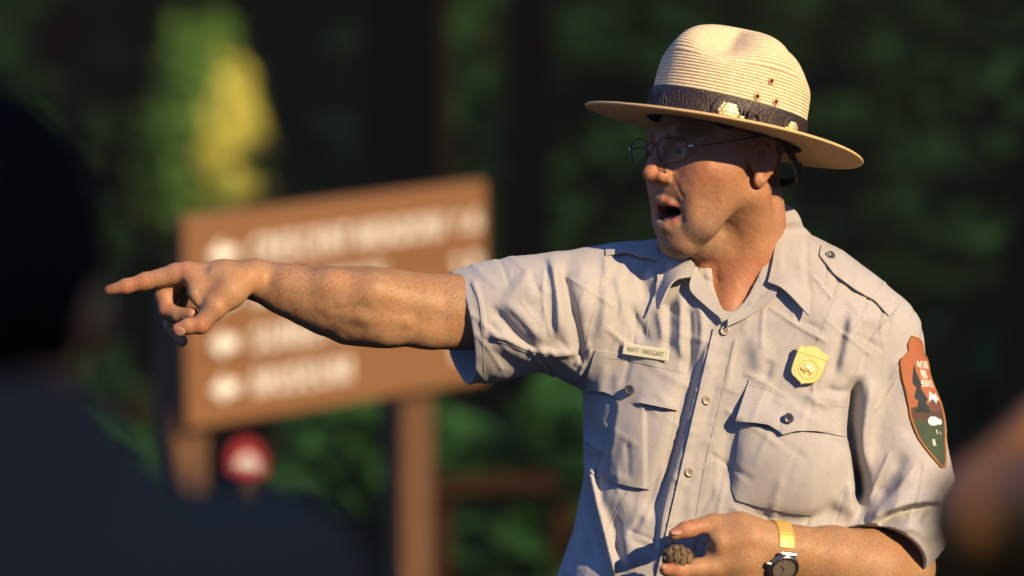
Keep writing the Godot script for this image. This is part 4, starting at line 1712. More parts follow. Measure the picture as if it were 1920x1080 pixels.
# ------------------------------------------------------------------ glasses
func glasses() -> void:
	var o := thing("eyeglasses", "thin dark wire rimmed eyeglasses worn by the ranger", "glasses", HX * Vector3(0, 0, 10.5))
	for s in [-1.0, 1.0]:
		var rim := []
		for i in 40:
			var w := TAU * i / 40.0
			var x := signf(cos(w)) * pow(absf(cos(w)), 0.62) * 2.35
			var y := signf(sin(w)) * pow(absf(sin(w)), 0.68) * 1.58
			if y < 0.0:
				x *= 0.93
			var lx := 3.35 + x
			rim.append(HX * Vector3(lx * s, y - 0.25, 11.0 - lx * 0.10 - 0.022 * lx * lx))
		part("rim", to_mesh(tube(rim, 0.00095, 8, true)), M.wire, o)
		var rows := []
		for j in 9:
			var row := []
			for i in 9:
				var c: Vector3 = HX.affine_inverse() * ((rim[0] + rim[20]) * 0.5)
				var a: Vector3 = HX.affine_inverse() * rim[(40 - int(i * 2.5) + 40) % 40]
				var top: Vector3 = HX.affine_inverse() * rim[int(20 - i * 2.5)]
				var bot: Vector3 = HX.affine_inverse() * rim[(20 + int(i * 2.5)) % 40]
				var q := top.lerp(bot, j / 8.0)
				row.append(HX * (q + Vector3(0, 0, 0.12 * (1.0 - pow((j - 4) / 4.0, 2.0)) * (1.0 - pow((i - 4) / 4.0, 2.0)))))
			rows.append(row)
		part("lens", to_mesh(grid(rows, s < 0.0)), M.lens, o)
		var hinge := HX * Vector3(5.75 * s, 0.25, 9.75)
		var tp := spline([HX * Vector3(5.6 * s, 0.2, 9.9), HX * Vector3(6.5 * s, 0.15, 9.3), HX * Vector3(7.2 * s, 0.35, 8.0), HX * Vector3(7.6 * s, 0.9, 4.0), HX * Vector3(7.9 * s, 1.5, 0.5), HX * Vector3(8.1 * s, 1.3, -1.5), HX * Vector3(8.0 * s, -0.6, -3.2)], 6)
		part("temple", to_mesh(tube(tp, 0.0009, 6)), M.wire, o)
		part("hinge", to_mesh(moved(block(Vector3(0.006, 0.0028, 0.004), 0.0006), Transform3D(HX.basis.orthonormalized() * Basis(Vector3(0, 1, 0), 0.8 * s), HX * Vector3(6.1 * s, 0.2, 9.6)))), M.steel, o)
		part("nose_pad", to_mesh(tube([HX * Vector3(0.95 * s, 0.2, 10.4), HX * Vector3(1.05 * s, -0.5, 10.0)], 0.0016, 8)), M.horn, o)
		part("pad_wire", to_mesh(tube(spline([HX * Vector3(1.1 * s, -0.3, 10.85), HX * Vector3(0.9 * s, -0.3, 10.4), HX * Vector3(1.0 * s, -0.1, 10.2)], 4), 0.0005, 6)), M.wire, o)
	part("bridge", to_mesh(tube(spline([HX * Vector3(-1.05, 0.3, 10.9), HX * Vector3(-0.5, 0.62, 11.1), HX * Vector3(0.5, 0.62, 11.1), HX * Vector3(1.05, 0.3, 10.9)], 5), 0.0008, 6)), M.wire, o)


# ------------------------------------------------------------------ pinned to the shirt
func text(s: String, font_size := 24, bold := false, depth := 0.01) -> Mesh:
	var t := TextMesh.new()
	var f := SystemFont.new()
	f.font_names = PackedStringArray(["Droid Sans"])
	f.font_weight = 700 if bold else 400
	t.font = f
	t.text = s
	t.font_size = font_size
	t.pixel_size = 0.01
	t.depth = depth
	t.curve_step = 1.5
	return t


# lettering fitted into a box of that width and height, standing on a face
func lettering(s: String, xf: Transform3D, w: float, h: float, depth: float, m: Material, parent: Node3D, bold := false) -> void:
	var t := text(s, 32, bold, 1.0)
	var b := t.get_aabb()
	var k := Transform3D(Basis.from_scale(Vector3(w / b.size.x, h / b.size.y, depth)), Vector3.ZERO)
	var c := b.get_center()
	var o := part("lettering", t, m, parent)
	o.transform = o.transform * xf * k * Transform3D(Basis(), Vector3(-c.x, -c.y, 0))


func pinned() -> void:
	# name tag
	var p := on_shirt(1211, 660, 0.75)
	var o := thing("name_tag", "small pale gold bar engraved with a name above the pocket flap", "name tag", p)
	var a := on_shirt(1170, 654, 0.7)
	var b := on_shirt(1251, 667, 0.7)
	a.z = maxf(a.z, p.z - 0.012)
	b.z = maxf(b.z, p.z - 0.012)
	var x := (b - a).normalized()
	var z := x.cross(Vector3(0.06, 1, 0.02)).normalized()
	var xf := Transform3D(Basis(x, z.cross(x), z), p)
	part("plate", to_mesh(moved(block(Vector3(0.0595, 0.0148, 0.0030), 0.0008), xf)), M.tag_gold, o)
	lettering("MATT  SWEIGART", xf * Transform3D(Basis(), Vector3(0, 0.0003, 0.0016)), 0.047, 0.0056, 0.0003, M.engraved, o)
	# shield
	p = on_shirt(1518, 684, 0.8)
	var q := thing("shield_badge", "gold shield badge with an engraved bison on the breast", "badge", p)
	var n := (shirt_normal(on_shirt(1518, 684)) + Vector3(0.25, 0.1, 1.6)).normalized()
	xf = frame_at(p, n)
	var poly := PackedVector2Array()
	var k := 0.1019 / PX
	for w in vv([440, 170, 365, 235, 360, 270, 358, 300, 300, 440, 250, 600, 245, 650, 265, 710, 350, 795, 400, 845, 435, 890, 500, 862, 570, 858, 650, 860, 720, 828, 775, 770, 830, 660, 870, 540, 893, 470, 925, 445, 932, 400, 905, 345, 850, 318, 805, 298, 765, 240, 700, 205, 620, 188, 570, 190, 500, 208]):
		poly.append(Vector2((w.x - 588.0) * k, (530.0 - w.y) * k))
	var sh := part("shield", to_mesh(moved(plate(poly, 0.0034, 0.0009), xf)), M.pale_gold, q)
	var tilt := 0.30
	var c0 := Vector3((550 - 588.0) * k, (530.0 - 620.0) * k, 0.0034)
	for r in [0.0122, 0.0170]:
		var ring := []
		for i in 40:
			ring.append(xf * (c0 + Vector3(cos(TAU * i / 40.0) * r, sin(TAU * i / 40.0) * r, 0)))
		part("engraved_ring", to_mesh(tube(ring, 0.00035, 5, true)), M.engraved if r < 0.014 else M.pale_gold, sh)
	part("engraved_line", to_mesh(tube([xf * Vector3((372 - 588.0) * k, (530 - 293.0) * k, 0.0034), xf * Vector3((890 - 588.0) * k, (530 - 462.0) * k, 0.0034)], 0.00035, 5)), M.engraved, sh)
	# bison in relief: hump, rump, head, legs
	var f := Field.new()
	f.ell(Vector3(0.05, 0.12, 0), Vector3(0.52, 0.36, 0.10), 0.1)
	f.ell(Vector3(-0.25, 0.22, 0), Vector3(0.36, 0.36, 0.13), 0.1)
	f.ell(Vector3(-0.62, -0.06, 0), Vector3(0.22, 0.27, 0.13), 0.1)
	for lx in [-0.35, -0.2, 0.3, 0.45]:
		f.cap(Vector3(lx, -0.1, 0.02), Vector3(lx - 0.03, -0.48, 0.02), 0.09, 0.05, 0.06)
	f.cap(Vector3(0.55, 0.15, 0), Vector3(0.66, -0.2, 0), 0.05, 0.03, 0.05)
	part("bison_relief", to_mesh(moved(nets(f, Vector3(-1, -0.7, -0.1), Vector3(0.9, 0.8, 0.3), 0.035), xf * Transform3D(Basis(Vector3(0, 0, 1), -tilt) * Basis.from_scale(Vector3.ONE * 0.0115), c0 + Vector3(0, 0.0, 0.0003)))), M.pale_gold, sh)


# ------------------------------------------------------------------ watch and cone
func watch() -> void:
	var c := P(1456, 1031, 13.9)
	var ax := (P(1520, 1043, 12.4) - P(1420, 1030, 14.6)).normalized()
	var o := thing("wristwatch", "steel wristwatch with a gilt mesh strap on the ranger's near wrist", "watch", c)
	var up := Vector3(0.05, 1, 0)
	var z := ax.cross(up).normalized()
	up = z.cross(ax).normalized()
	if z.z < 0.0:
		z = -z
	var ring := func(a: float, r: float, w: float) -> Vector3:
		return c + ax * w + (up * cos(a) * 0.0335 + z * sin(a) * 0.0300) * r
	# strap, link by link round the wrist
	for k in 34:
		var a0 := -3.78 + k * 5.2 / 34.0
		var a1 := a0 + 5.2 / 34.0 * 0.9
		var rows := []
		for r in [[-0.0095, 1.02], [-0.0090, 1.075], [0.0090, 1.075], [0.0095, 1.02]]:
			var row := []
			for i in 3:
				row.append(ring.call(lerpf(a0, a1, i / 2.0), r[1], r[0]))
			rows.append(row)
		part("strap_link", to_mesh(slab(rows, 0.001)), M.strap_gold, o)
	# case on the outside of the wrist, facing the viewer and down
	var a := 2.08
	var p: Vector3 = ring.call(a, 1.15, 0.0)
	var nn := (up * cos(a) + z * sin(a)).normalized()
	var xf := Transform3D(Basis(ax, nn.cross(ax).normalized(), nn), p)
	if xf.basis.determinant() < 0.0:
		xf.basis.y = -xf.basis.y
	var case := part("watch_case", to_mesh(moved(lathe([Vector2(0.0, -0.004), Vector2(0.017, -0.004), Vector2(0.0195, 0.0), Vector2(0.0190, 0.004), Vector2(0.0165, 0.0058), Vector2(0.0150, 0.0052), Vector2(0.0148, 0.0040)], 28), xf * Transform3D(Basis(Vector3(1, 0, 0), PI / 2), Vector3.ZERO))), M.dark_steel, o)
	part("dial", to_mesh(moved(lathe([Vector2(0.0, 0.0042), Vector2(0.0148, 0.0042)], 28), xf * Transform3D(Basis(Vector3(1, 0, 0), PI / 2), Vector3.ZERO))), mat(Color(0.16, 0.135, 0.105), 0.35), case)
	for k in 12:
		part("hour_mark", to_mesh(moved(block(Vector3(0.0008, 0.0022, 0.0004)), xf * Transform3D(Basis(Vector3(0, 0, 1), k * TAU / 12.0), Vector3.ZERO) * Transform3D(Basis(), Vector3(0, 0.012, 0.0045)))), M.engraved, case)
	for h in [[0.9, 0.0075, 0.0012], [2.9, 0.011, 0.0008]]:
		part("hand", to_mesh(moved(block(Vector3(h[2], h[1], 0.0004)), xf * Transform3D(Basis(Vector3(0, 0, 1), h[0]), Vector3.ZERO) * Transform3D(Basis(), Vector3(0, h[1] * 0.5, 0.0049)))), M.engraved, case)
	for s in [-1.0, 1.0]:
		part("lug", to_mesh(moved(block(Vector3(0.020, 0.006, 0.006), 0.001), xf * Transform3D(Basis(), Vector3(0, 0.0185 * s, -0.001)))), M.steel, case)
	part("crown_wheel", to_mesh(tube([xf * Vector3(-0.019, 0.002, 0), xf * Vector3(-0.0235, 0.002, 0)], 0.0030, 10)), M.steel, case)


func cone() -> void:
	var c := P(1272, 1049, 17.0)
	var o := thing("seed_cone", "small brown woody seed cone held between the ranger's thumb and fingers", "cone", c)
	var b := Basis(Vector3(0, 0, 1), 1.25)
	var f := Field.new()
	f.ell(Vector3.ZERO, Vector3(2.2, 2.6, 2.1), 0.1)
	part("core", to_mesh(moved(nets(f, Vector3(-2.6, -3, -2.6), Vector3(2.6, 3, 2.6), 0.4), Transform3D(b * Basis.from_scale(Vector3.ONE * 0.0072), c))), M.cone, o)
	for k in 30:
		var y := 1.0 - 2.0 * (k + 0.5) / 30.0
		var r := sqrt(1.0 - y * y)
		var w := k * 2.39996
		var n := Vector3(cos(w) * r, y, sin(w) * r)
		var p := Vector3(n.x * 2.2, n.y * 2.6, n.z * 2.1) * 0.0073
		var g := Field.new()
		g.ell(Vector3.ZERO, Vector3(0.92, 0.60, 0.34), 0.05)
		g.cap(Vector3(-0.6, 0, 0.36), Vector3(0.6, 0, 0.36), 0.12, 0.12, 0.12, 1)
		var m := mat(Color(0.115, 0.075, 0.038) * (0.7 + 0.6 * rng.randf()), 0.8)
		part("scale", to_mesh(moved(nets(g, Vector3(-1.1, -0.8, -0.5), Vector3(1.1, 0.8, 0.6), 0.15), Transform3D(b, c) * frame_at(p, n) * Transform3D(Basis.from_scale(Vector3.ONE * 0.0074), Vector3.ZERO))), m, o)


# ------------------------------------------------------------------ trail sign
func trail_sign() -> void:
	var wood := mat(Color(0.235, 0.107, 0.038), 0.8)
	wood.albedo_texture = noise_tex(0.02, 71, 0.75, 1.0)
	wood.uv1_scale = Vector3(1.5, 6, 1)
	wood.normal_enabled = true
	wood.normal_texture = noise_tex(0.03, 72, 0, 1, true, 5.0)
	var post := tri(mat(Color(0.14, 0.064, 0.024), 0.85), 2.0)
	post.albedo_texture = noise_tex(0.03, 73, 0.6, 1.0)
	var white := mat(Color(0.66, 0.65, 0.60), 0.7)
	var z := -420.0
	var c := P(630, 566, z)
	var o := thing("trail_sign", "brown wooden trail sign with cream routed lettering on square posts behind the pointing arm", "sign", Vector3(c.x, 0, c.z))
	var xf := Transform3D(Basis(Vector3(1, 0, 0), 0.215) * Basis(Vector3(0, 1, 0), 0.60), c)
	var w := 0.91
	var h := 0.545
	# three boards side by side
	for k in 3:
		part("board", to_mesh(moved(block(Vector3(w, h / 3.0 - 0.003, 0.045), 0.004), xf * Transform3D(Basis(), Vector3(0, h / 3.0 * (1 - k), 0)))), wood, o)
	for lx in [-0.385, 0.30]:
		var p := xf * Vector3(lx, 0.0, -0.125)
		part("post", to_mesh(moved(block(Vector3(0.105, 1.55, 0.105), 0.008), Transform3D(Basis(Vector3(0, 1, 0), 0.60), Vector3(p.x, 0.68, p.z)))), post, o)
	var rows := [["CRESCENT MEADOW", 0.58, 0.172, "1.6"], ["MORO ROCK", 0.40, 0.058, "1.9"], ["SUNSET ROCK", 0.43, -0.060, "0.8"], ["MUSEUM", 0.29, -0.176, "0.1"]]
	for r in rows:
		lettering(r[0], xf * Transform3D(Basis(), Vector3(-0.262 + r[1] * 0.5, r[2], 0.0225)), r[1], 0.066, 0.006, white, o, true)
		lettering(r[3], xf * Transform3D(Basis(), Vector3(0.39, r[2], 0.0225)), 0.09, 0.055, 0.006, white, o, true)
		var arrow := PackedVector2Array()
		for v in vv([-0.044, 0, -0.002, 0.038, -0.002, 0.017, 0.040, 0.017, 0.040, -0.017, -0.002, -0.017, -0.002, -0.038]):
			arrow.append(v if r[2] > -0.1 else Vector2(v.x, v.y))
		part("arrow", to_mesh(moved(plate(arrow, 0.006, 0.0), xf * Transform3D(Basis(), Vector3(-0.345, r[2], 0.0226)))), white, o)
	# small round notice under it
	var p := P(463, 868, z + 8)
	var n := thing("round_notice", "small red oval notice with a pale animal shape below the trail sign", "sign", p)
	var oval := PackedVector2Array()
	for i in 32:
		oval.append(Vector2(cos(TAU * i / 32.0) * 0.050, sin(TAU * i / 32.0) * 0.064))
	var nf := Transform3D(Basis(Vector3(0, 0, 1), 0.15), p)
	part("disc", to_mesh(moved(plate(oval, 0.006, 0.001), nf)), mat(Color(0.24, 0.010, 0.014), 0.6), n)
	var beast := PackedVector2Array()
	for v in vv([-0.036, -0.004, -0.026, 0.018, -0.006, 0.030, 0.012, 0.034, 0.026, 0.020, 0.034, 0.0, 0.028, -0.030, 0.020, -0.036, 0.012, -0.020, 0.0, -0.024, -0.006, -0.038, -0.016, -0.016]):
		beast.append(v)
	part("emblem", to_mesh(moved(plate(beast, 0.002, 0.0), nf * Transform3D(Basis.from_scale(Vector3(0.88, 0.88, 1)), Vector3(0, -0.004, 0.0062)))), mat(Color(0.5, 0.46, 0.43), 0.7), n)
	part("stake", to_mesh(moved(block(Vector3(0.03, p.y, 0.03), 0.003), Transform3D(Basis(), Vector3(p.x, p.y * 0.5 - 0.02, p.z - 0.018)))), post, n)


# ------------------------------------------------------------------ forest
const ORDINAL := ["first", "second", "third", "fourth", "fifth", "sixth", "seventh", "eighth", "ninth", "tenth", "eleventh", "twelfth", "thirteenth", "fourteenth", "fifteenth", "sixteenth", "seventeenth", "eighteenth", "nineteenth", "twentieth"]


func ground_y(x: float, z: float) -> float:
	var n: FastNoiseLite = spot.lie
	var rise := maxf(0.0, -z - 9.0)
	return n.get_noise_2d(x, z) * 0.25 * smoothstep(3.0, 12.0, Vector2(x, z).length()) + rise * 0.16 + rise * rise * 0.003


func leaf_quad(st: Array, p: Vector3, d: Vector3, l: float, w: float, n: Vector3) -> void:
	var s := d.cross(n).normalized() * w
	var v: PackedVector3Array = st[0]
	var o := v.size()
	for q in [p, p + d * l * 0.45 + s, p + d * l, p + d * l * 0.45 - s]:
		st[0].append(q)
		st[1].append(n)
	st[2].append_array(PackedInt32Array([o, o + 2, o + 1, o, o + 3, o + 2]))


# boughs that droop from a stem: sprays of flat needles
func bough_crown(seed_: int, h: float, base: float, reach: float, boughs: int, sprays: int, leaf: float, spread := 1.1) -> Array:
	var r := RandomNumberGenerator.new()
	r.seed = seed_
	var st := [PackedVector3Array(), PackedVector3Array(), PackedInt32Array()]
	for b in boughs:
		var t := (b + r.randf()) / boughs
		var y := lerpf(base, h, t)
		var len := reach * (1.0 - 0.85 * t) * r.randf_range(0.6, 1.1)
		var a := b * 2.4 + r.randf() * 0.8
		var dir := Vector3(cos(a), r.randf_range(-0.25, 0.2), sin(a)).normalized()
		for k in sprays:
			var u := pow(r.randf(), 0.7)
			var p := Vector3(0, y, 0) + dir * len * u + Vector3(0, -0.28 * len * u * u, 0)
			p += Vector3(r.randf_range(-1, 1), r.randf_range(-0.5, 0.3), r.randf_range(-1, 1)) * len * 0.22 * (0.4 + u)
			var d := (dir + Vector3(r.randf_range(-0.9, 0.9), r.randf_range(-0.7, 0.25), r.randf_range(-0.9, 0.9))).normalized()
			leaf_quad(st, p, d, leaf * r.randf_range(0.6, 1.3), leaf * r.randf_range(0.14, 0.30), Vector3(r.randf_range(-spread, spread), 1, r.randf_range(-spread, spread)).normalized())
	return st


# a dense head of small leaves with lumps and gaps, raised on its stem
func leaf_cloud(seed_: int, r: Vector3, count: int, leaf: float) -> Array:
	var g := RandomNumberGenerator.new()
	g.seed = seed_
	var n := noise(1.6, seed_, 2)
	var st := [PackedVector3Array(), PackedVector3Array(), PackedInt32Array()]
	for k in count:
		var d := Vector3(g.randfn(), g.randfn(), g.randfn()).normalized()
		var q := d * (0.82 + 0.45 * n.get_noise_3d(d.x * 1.4, d.y * 1.4, d.z * 1.4)) * pow(g.randf(), 0.22)
		var p := Vector3(q.x * r.x * (1.0 - 0.3 * q.y), q.y * r.y, q.z * r.z) + Vector3(0, 1.45, 0)
		var a := (d + Vector3(g.randf_range(-1, 1), g.randf_range(-1, 1), g.randf_range(-1, 1)) * 0.8).normalized()
		var t := a.cross(Vector3(g.randf_range(-1, 1), g.randf_range(-1, 1), g.randf_range(-1, 1))).normalized()
		leaf_quad(st, p, t, leaf * g.randf_range(0.7, 1.3), leaf * 0.3, a)
	return st


func bark(c: Color, s: int) -> StandardMaterial3D:
	var m := mat(c, 0.95)
	m.metallic_specular = 0.08
	m.albedo_texture = noise_tex(0.03, s, 0.45, 1.0)
	m.normal_enabled = true
	m.normal_texture = noise_tex(0.04, s + 1, 0, 1, true, 14.0)
	m.uv1_scale = Vector3(6, 1.5, 1)
	return m


func leaves(c: Color) -> StandardMaterial3D:
	var m := mat(c, 0.9)
	m.metallic_specular = 0.12
	m.backlight_enabled = true
	m.backlight = Color(c.r * 1.2, c.g * 1.2, c.b).linear_to_srgb()
	m.cull_mode = BaseMaterial3D.CULL_DISABLED
	return m


func trunk_mesh(h: float, r: float, seed_: int) -> Mesh:
	var n := noise(0.8, seed_, 2)
	var rows := []
	for j in 15:
		var t := 1.0 - j / 14.0
		var row := []
		for i in 25:
			var a := -TAU * i / 24.0
			var rr := r * (1.0 - 0.6 * t) * (1.0 + 0.5 * exp(-t * h / 0.5)) * (1.0 + 0.10 * n.get_noise_3d(cos(a) * 3.0, t * h * 0.4, sin(a) * 3.0) + 0.05 * sin(a * 9.0 + n.get_noise_1d(t * 20.0)))
			row.append(Vector3(cos(a) * rr, t * h - 0.3, sin(a) * rr))
		rows.append(row)
	return to_mesh(grid(rows, true, true))


func tree(called: String, label: String, x: float, z: float, trunk: Mesh, crown: Mesh, bm: Material, lm: Material, turn: float, scale := 1.0, group := "") -> Node3D:
	var o := thing(called, label, "tree", Vector3.ZERO, group)
	part("trunk", trunk, bm, o)
	if crown:
		part("crown", crown, lm, o)
	o.position = Vector3(x, ground_y(x, z) - 0.02, z)
	o.rotation.y = turn
	o.scale = Vector3.ONE * scale
	return o


func forest() -> void:
	spot.lie = noise(0.12, 81, 3)
	var soil := mat(Color(0.035, 0.026, 0.016), 1.0)
	soil.metallic_specular = 0.1
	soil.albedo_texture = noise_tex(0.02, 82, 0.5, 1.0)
	var rows := []
	for j in 81:
		var row := []
		for i in 81:
			var x := -60.0 + 120.0 * i / 80.0
			var z := -95.0 + 125.0 * j / 80.0
			row.append(Vector3(x, ground_y(x, z), z))
		rows.append(row)
	soil.uv1_scale = Vector3(40, 40, 1)
	var g := part("forest_floor", to_mesh(grid(rows)), soil)
	g.set_meta("kind", "structure")
	var red := bark(Color(0.052, 0.026, 0.013), 91)
	var grey := bark(Color(0.028, 0.019, 0.012), 93)
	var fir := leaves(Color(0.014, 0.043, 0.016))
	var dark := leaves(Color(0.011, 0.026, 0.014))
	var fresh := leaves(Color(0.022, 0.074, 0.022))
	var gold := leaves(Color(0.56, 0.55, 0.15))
	var tall := []
	var big := []
	for k in 3:
		tall.append(to_mesh(bough_crown(100 + k, 17.0, 4.6, 3.4, 60, 46, 0.75)))
		big.append(trunk_mesh(18.0, 0.42, 110 + k))
	var high := []
	for k in 3:
		high.append(to_mesh(bough_crown(105 + k, 18.0, 10.0, 2.6, 20, 40, 0.7)))
	var girth := [trunk_mesh(19.0, 0.85, 118), trunk_mesh(18.5, 0.82, 116)]
	var pole := trunk_mesh(18.0, 0.11, 117)
	var young := []
	for k in 3:
		young.append(to_mesh(bough_crown(120 + k, 4.2, 0.25, 1.5, 54, 120, 0.22)))
	var thin := trunk_mesh(4.0, 0.06, 131)
	# trunks that stand in view, from the frame's left to its right, then the rows behind
	var big_ones := [
		[-0.50, -11.0, 0.62, grey, "dark thick conifer trunk right of the sunlit yellow leaves"],
		[0.06, -9.5, 0.28, red, "slim reddish trunk rising just right of the trail sign"],
		[-3.2, -13.0, 1.0, grey, "dark trunk at the left behind the near spectator's head"],
		[3.4, -13.5, 0.9, grey, "faint reddish trunk to the right of the hat"],
		[1.5, -15.0, 1.1, grey, "broad dark trunk straight behind the hat"],
		[4.2, -14.0, 1.2, grey, "broad dark trunk behind the ranger's hanging arm"],
	]
	var n := 0
	for q in big_ones:
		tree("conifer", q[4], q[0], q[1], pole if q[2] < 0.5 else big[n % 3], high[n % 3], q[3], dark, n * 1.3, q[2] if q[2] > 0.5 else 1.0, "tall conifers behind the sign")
		n += 1
	var more := [[-8.0, -10.0], [-5.5, -17.0], [-1.8, -19.0], [0.4, -22.0], [3.2, -20.0], [6.5, -18.0], [8.5, -11.5], [11.0, -16.0], [-9.5, -20.0], [12.0, -5.0], [13.0, -9.0], [-3.6, -24.0], [2.0, -28.0], [7.5, -26.0], [-7.5, -29.0], [12.5, -24.0], [4.5, -33.0], [-1.0, -36.0]]
	more = more.filter(func(a): return absf(a[0]) < 0.158 * (CAM_D - a[1]) + 1.2)
	more.sort_custom(func(a, b): return a[0] / (CAM_D - a[1]) < b[0] / (CAM_D - b[1]))
	var place := 0
	for q in more:
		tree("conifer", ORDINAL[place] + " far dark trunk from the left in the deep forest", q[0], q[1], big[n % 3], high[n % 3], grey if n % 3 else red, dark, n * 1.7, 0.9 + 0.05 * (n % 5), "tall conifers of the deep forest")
		n += 1
		place += 1
	tree("conifer", "great trunk standing behind the spectators towards the sun", -2.25 + SUN.x / SUN.z * 6.0, 6.0, trunk_mesh(18.0, 0.64, 119), high[0], red, dark, 0.4, 1.15)
	# a stand of great trunks out of the frame, between the low sun and the forest in view
	var stand := [[8.0, -6.5, "great trunk out of the frame that shades the dark trunk above the sign"], [7.3, -4.6, "great trunk out of the frame nearest the ranger's hanging arm"], [15.0, -8.5, "great trunk out of the frame deeper in the forest to the right"]]
	for q in stand:
		tree("giant_tree", q[2], q[0] + SUN.x / SUN.z * q[1], q[1], girth[n % 2], high[n % 3], red, dark, n * 1.1)
		n += 1
	# young firs under them
	var small := [
		[-2.35, -9.0, 0.75, fir, "young dark green fir left of the trail sign"],
		[0.75, -8.5, 0.42, fir, "low young fir between the sign post and the ranger's side"],
		[0.95, -14.0, 0.9, fresh, "brighter green young fir showing under the front of the hat brim"],
		[2.6, -10.5, 0.75, fir, "young fir to the right of the ranger's collar"],
		[-1.35, -16.0, 1.1, fresh, "bright green young fir above the sunlit yellow leaves"],
		[-3.4, -11.0, 1.0, fir, "young fir at the upper left corner of the view"],
		[0.1, -17.5, 1.3, fir, "taller young fir with boughs along the top of the view"],
		[-0.15, -13.8, 1.0, fresh, "green young fir right of the dark trunk above the sign"],
		[0.62, -11.5, 0.78, fir, "green young fir behind the front of the hat brim"],
		[3.6, -16.5, 1.3, dark, "dark young fir at the right edge of the view"],
	]
	var back_row := [[-4.6, -15.0, 1.2], [-3.0, -17.0, 1.4], [-2.2, -21.0, 1.7], [-0.7, -20.0, 1.5], [0.6, -21.5, 1.7], [1.6, -18.5, 1.3], [2.5, -21.0, 1.7], [3.2, -13.8, 0.9], [4.4, -18.5, 1.5], [5.4, -21.5, 1.8], [-5.4, -21.0, 1.8], [1.9, -13.0, 0.8], [4.1, -12.0, 0.85]]
	back_row.sort_custom(func(a, b): return a[0] / (CAM_D - a[1]) < b[0] / (CAM_D - b[1]))
	for i in back_row.size():
		var q: Array = back_row[i]
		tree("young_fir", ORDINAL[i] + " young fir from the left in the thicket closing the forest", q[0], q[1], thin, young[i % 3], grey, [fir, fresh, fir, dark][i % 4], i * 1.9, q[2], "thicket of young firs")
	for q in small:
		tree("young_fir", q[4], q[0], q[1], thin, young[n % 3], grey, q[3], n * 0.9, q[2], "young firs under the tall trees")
		n += 1
	# sunlit leaves beyond the sign
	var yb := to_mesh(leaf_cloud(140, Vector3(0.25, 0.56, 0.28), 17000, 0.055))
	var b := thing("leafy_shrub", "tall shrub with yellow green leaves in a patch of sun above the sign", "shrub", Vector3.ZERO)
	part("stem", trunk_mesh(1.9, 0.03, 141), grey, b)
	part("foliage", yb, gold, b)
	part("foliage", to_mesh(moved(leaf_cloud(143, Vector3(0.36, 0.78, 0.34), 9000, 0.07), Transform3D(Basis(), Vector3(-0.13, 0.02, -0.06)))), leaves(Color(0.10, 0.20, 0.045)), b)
	b.position = Vector3(-1.57, ground_y(-1.57, -13.5), -13.5)
	# ferns and grass
	var fern := to_mesh(bough_crown(150, 1.05, 0.1, 0.75, 30, 56, 0.26, 2.0))
	var spots := [[0.02, -6.6], [0.45, -7.2], [-0.45, -7.6], [-1.6, -7.0], [0.95, -6.4], [1.7, -7.6], [-2.2, -6.2]]
	var names := ["low bright fern beside the foot of the sign post", "fern clump between the sign post and the ranger's hip", "fern clump behind the sign post", "fern clump left under the trail sign", "fern clump close to the ranger's side", "fern clump behind the ranger", "fern clump by the near spectator's shoulder"]
	for i in spots.size():
		var f := thing("fern", names[i], "fern", Vector3.ZERO, "ferns on the forest floor")
		part("fronds", fern, fresh, f)
		f.position = Vector3(spots[i][0], ground_y(spots[i][0], spots[i][1]), spots[i][1])
		f.rotation.y = i * 1.1
	# rail behind the post
	var rail := thing("log_rail", "weathered brown log rail running right from behind the sign post", "rail", P(940, 905, -600))
	var a := P(760, 925, -560)
	var c := P(1075, 905, -640)
	part("rail_log", to_mesh(tube([a, a.lerp(c, 0.5) + Vector3(0, 0.01, 0), c], 0.036, 12)), red, rail)
	for t in [0.15, 0.92]:
		var p := a.lerp(c, t)
		part("rail_post", to_mesh(tube([Vector3(p.x, -0.1, p.z - 0.11), Vector3(p.x, p.y + 0.05, p.z - 0.11)], 0.06, 12)), red, rail)


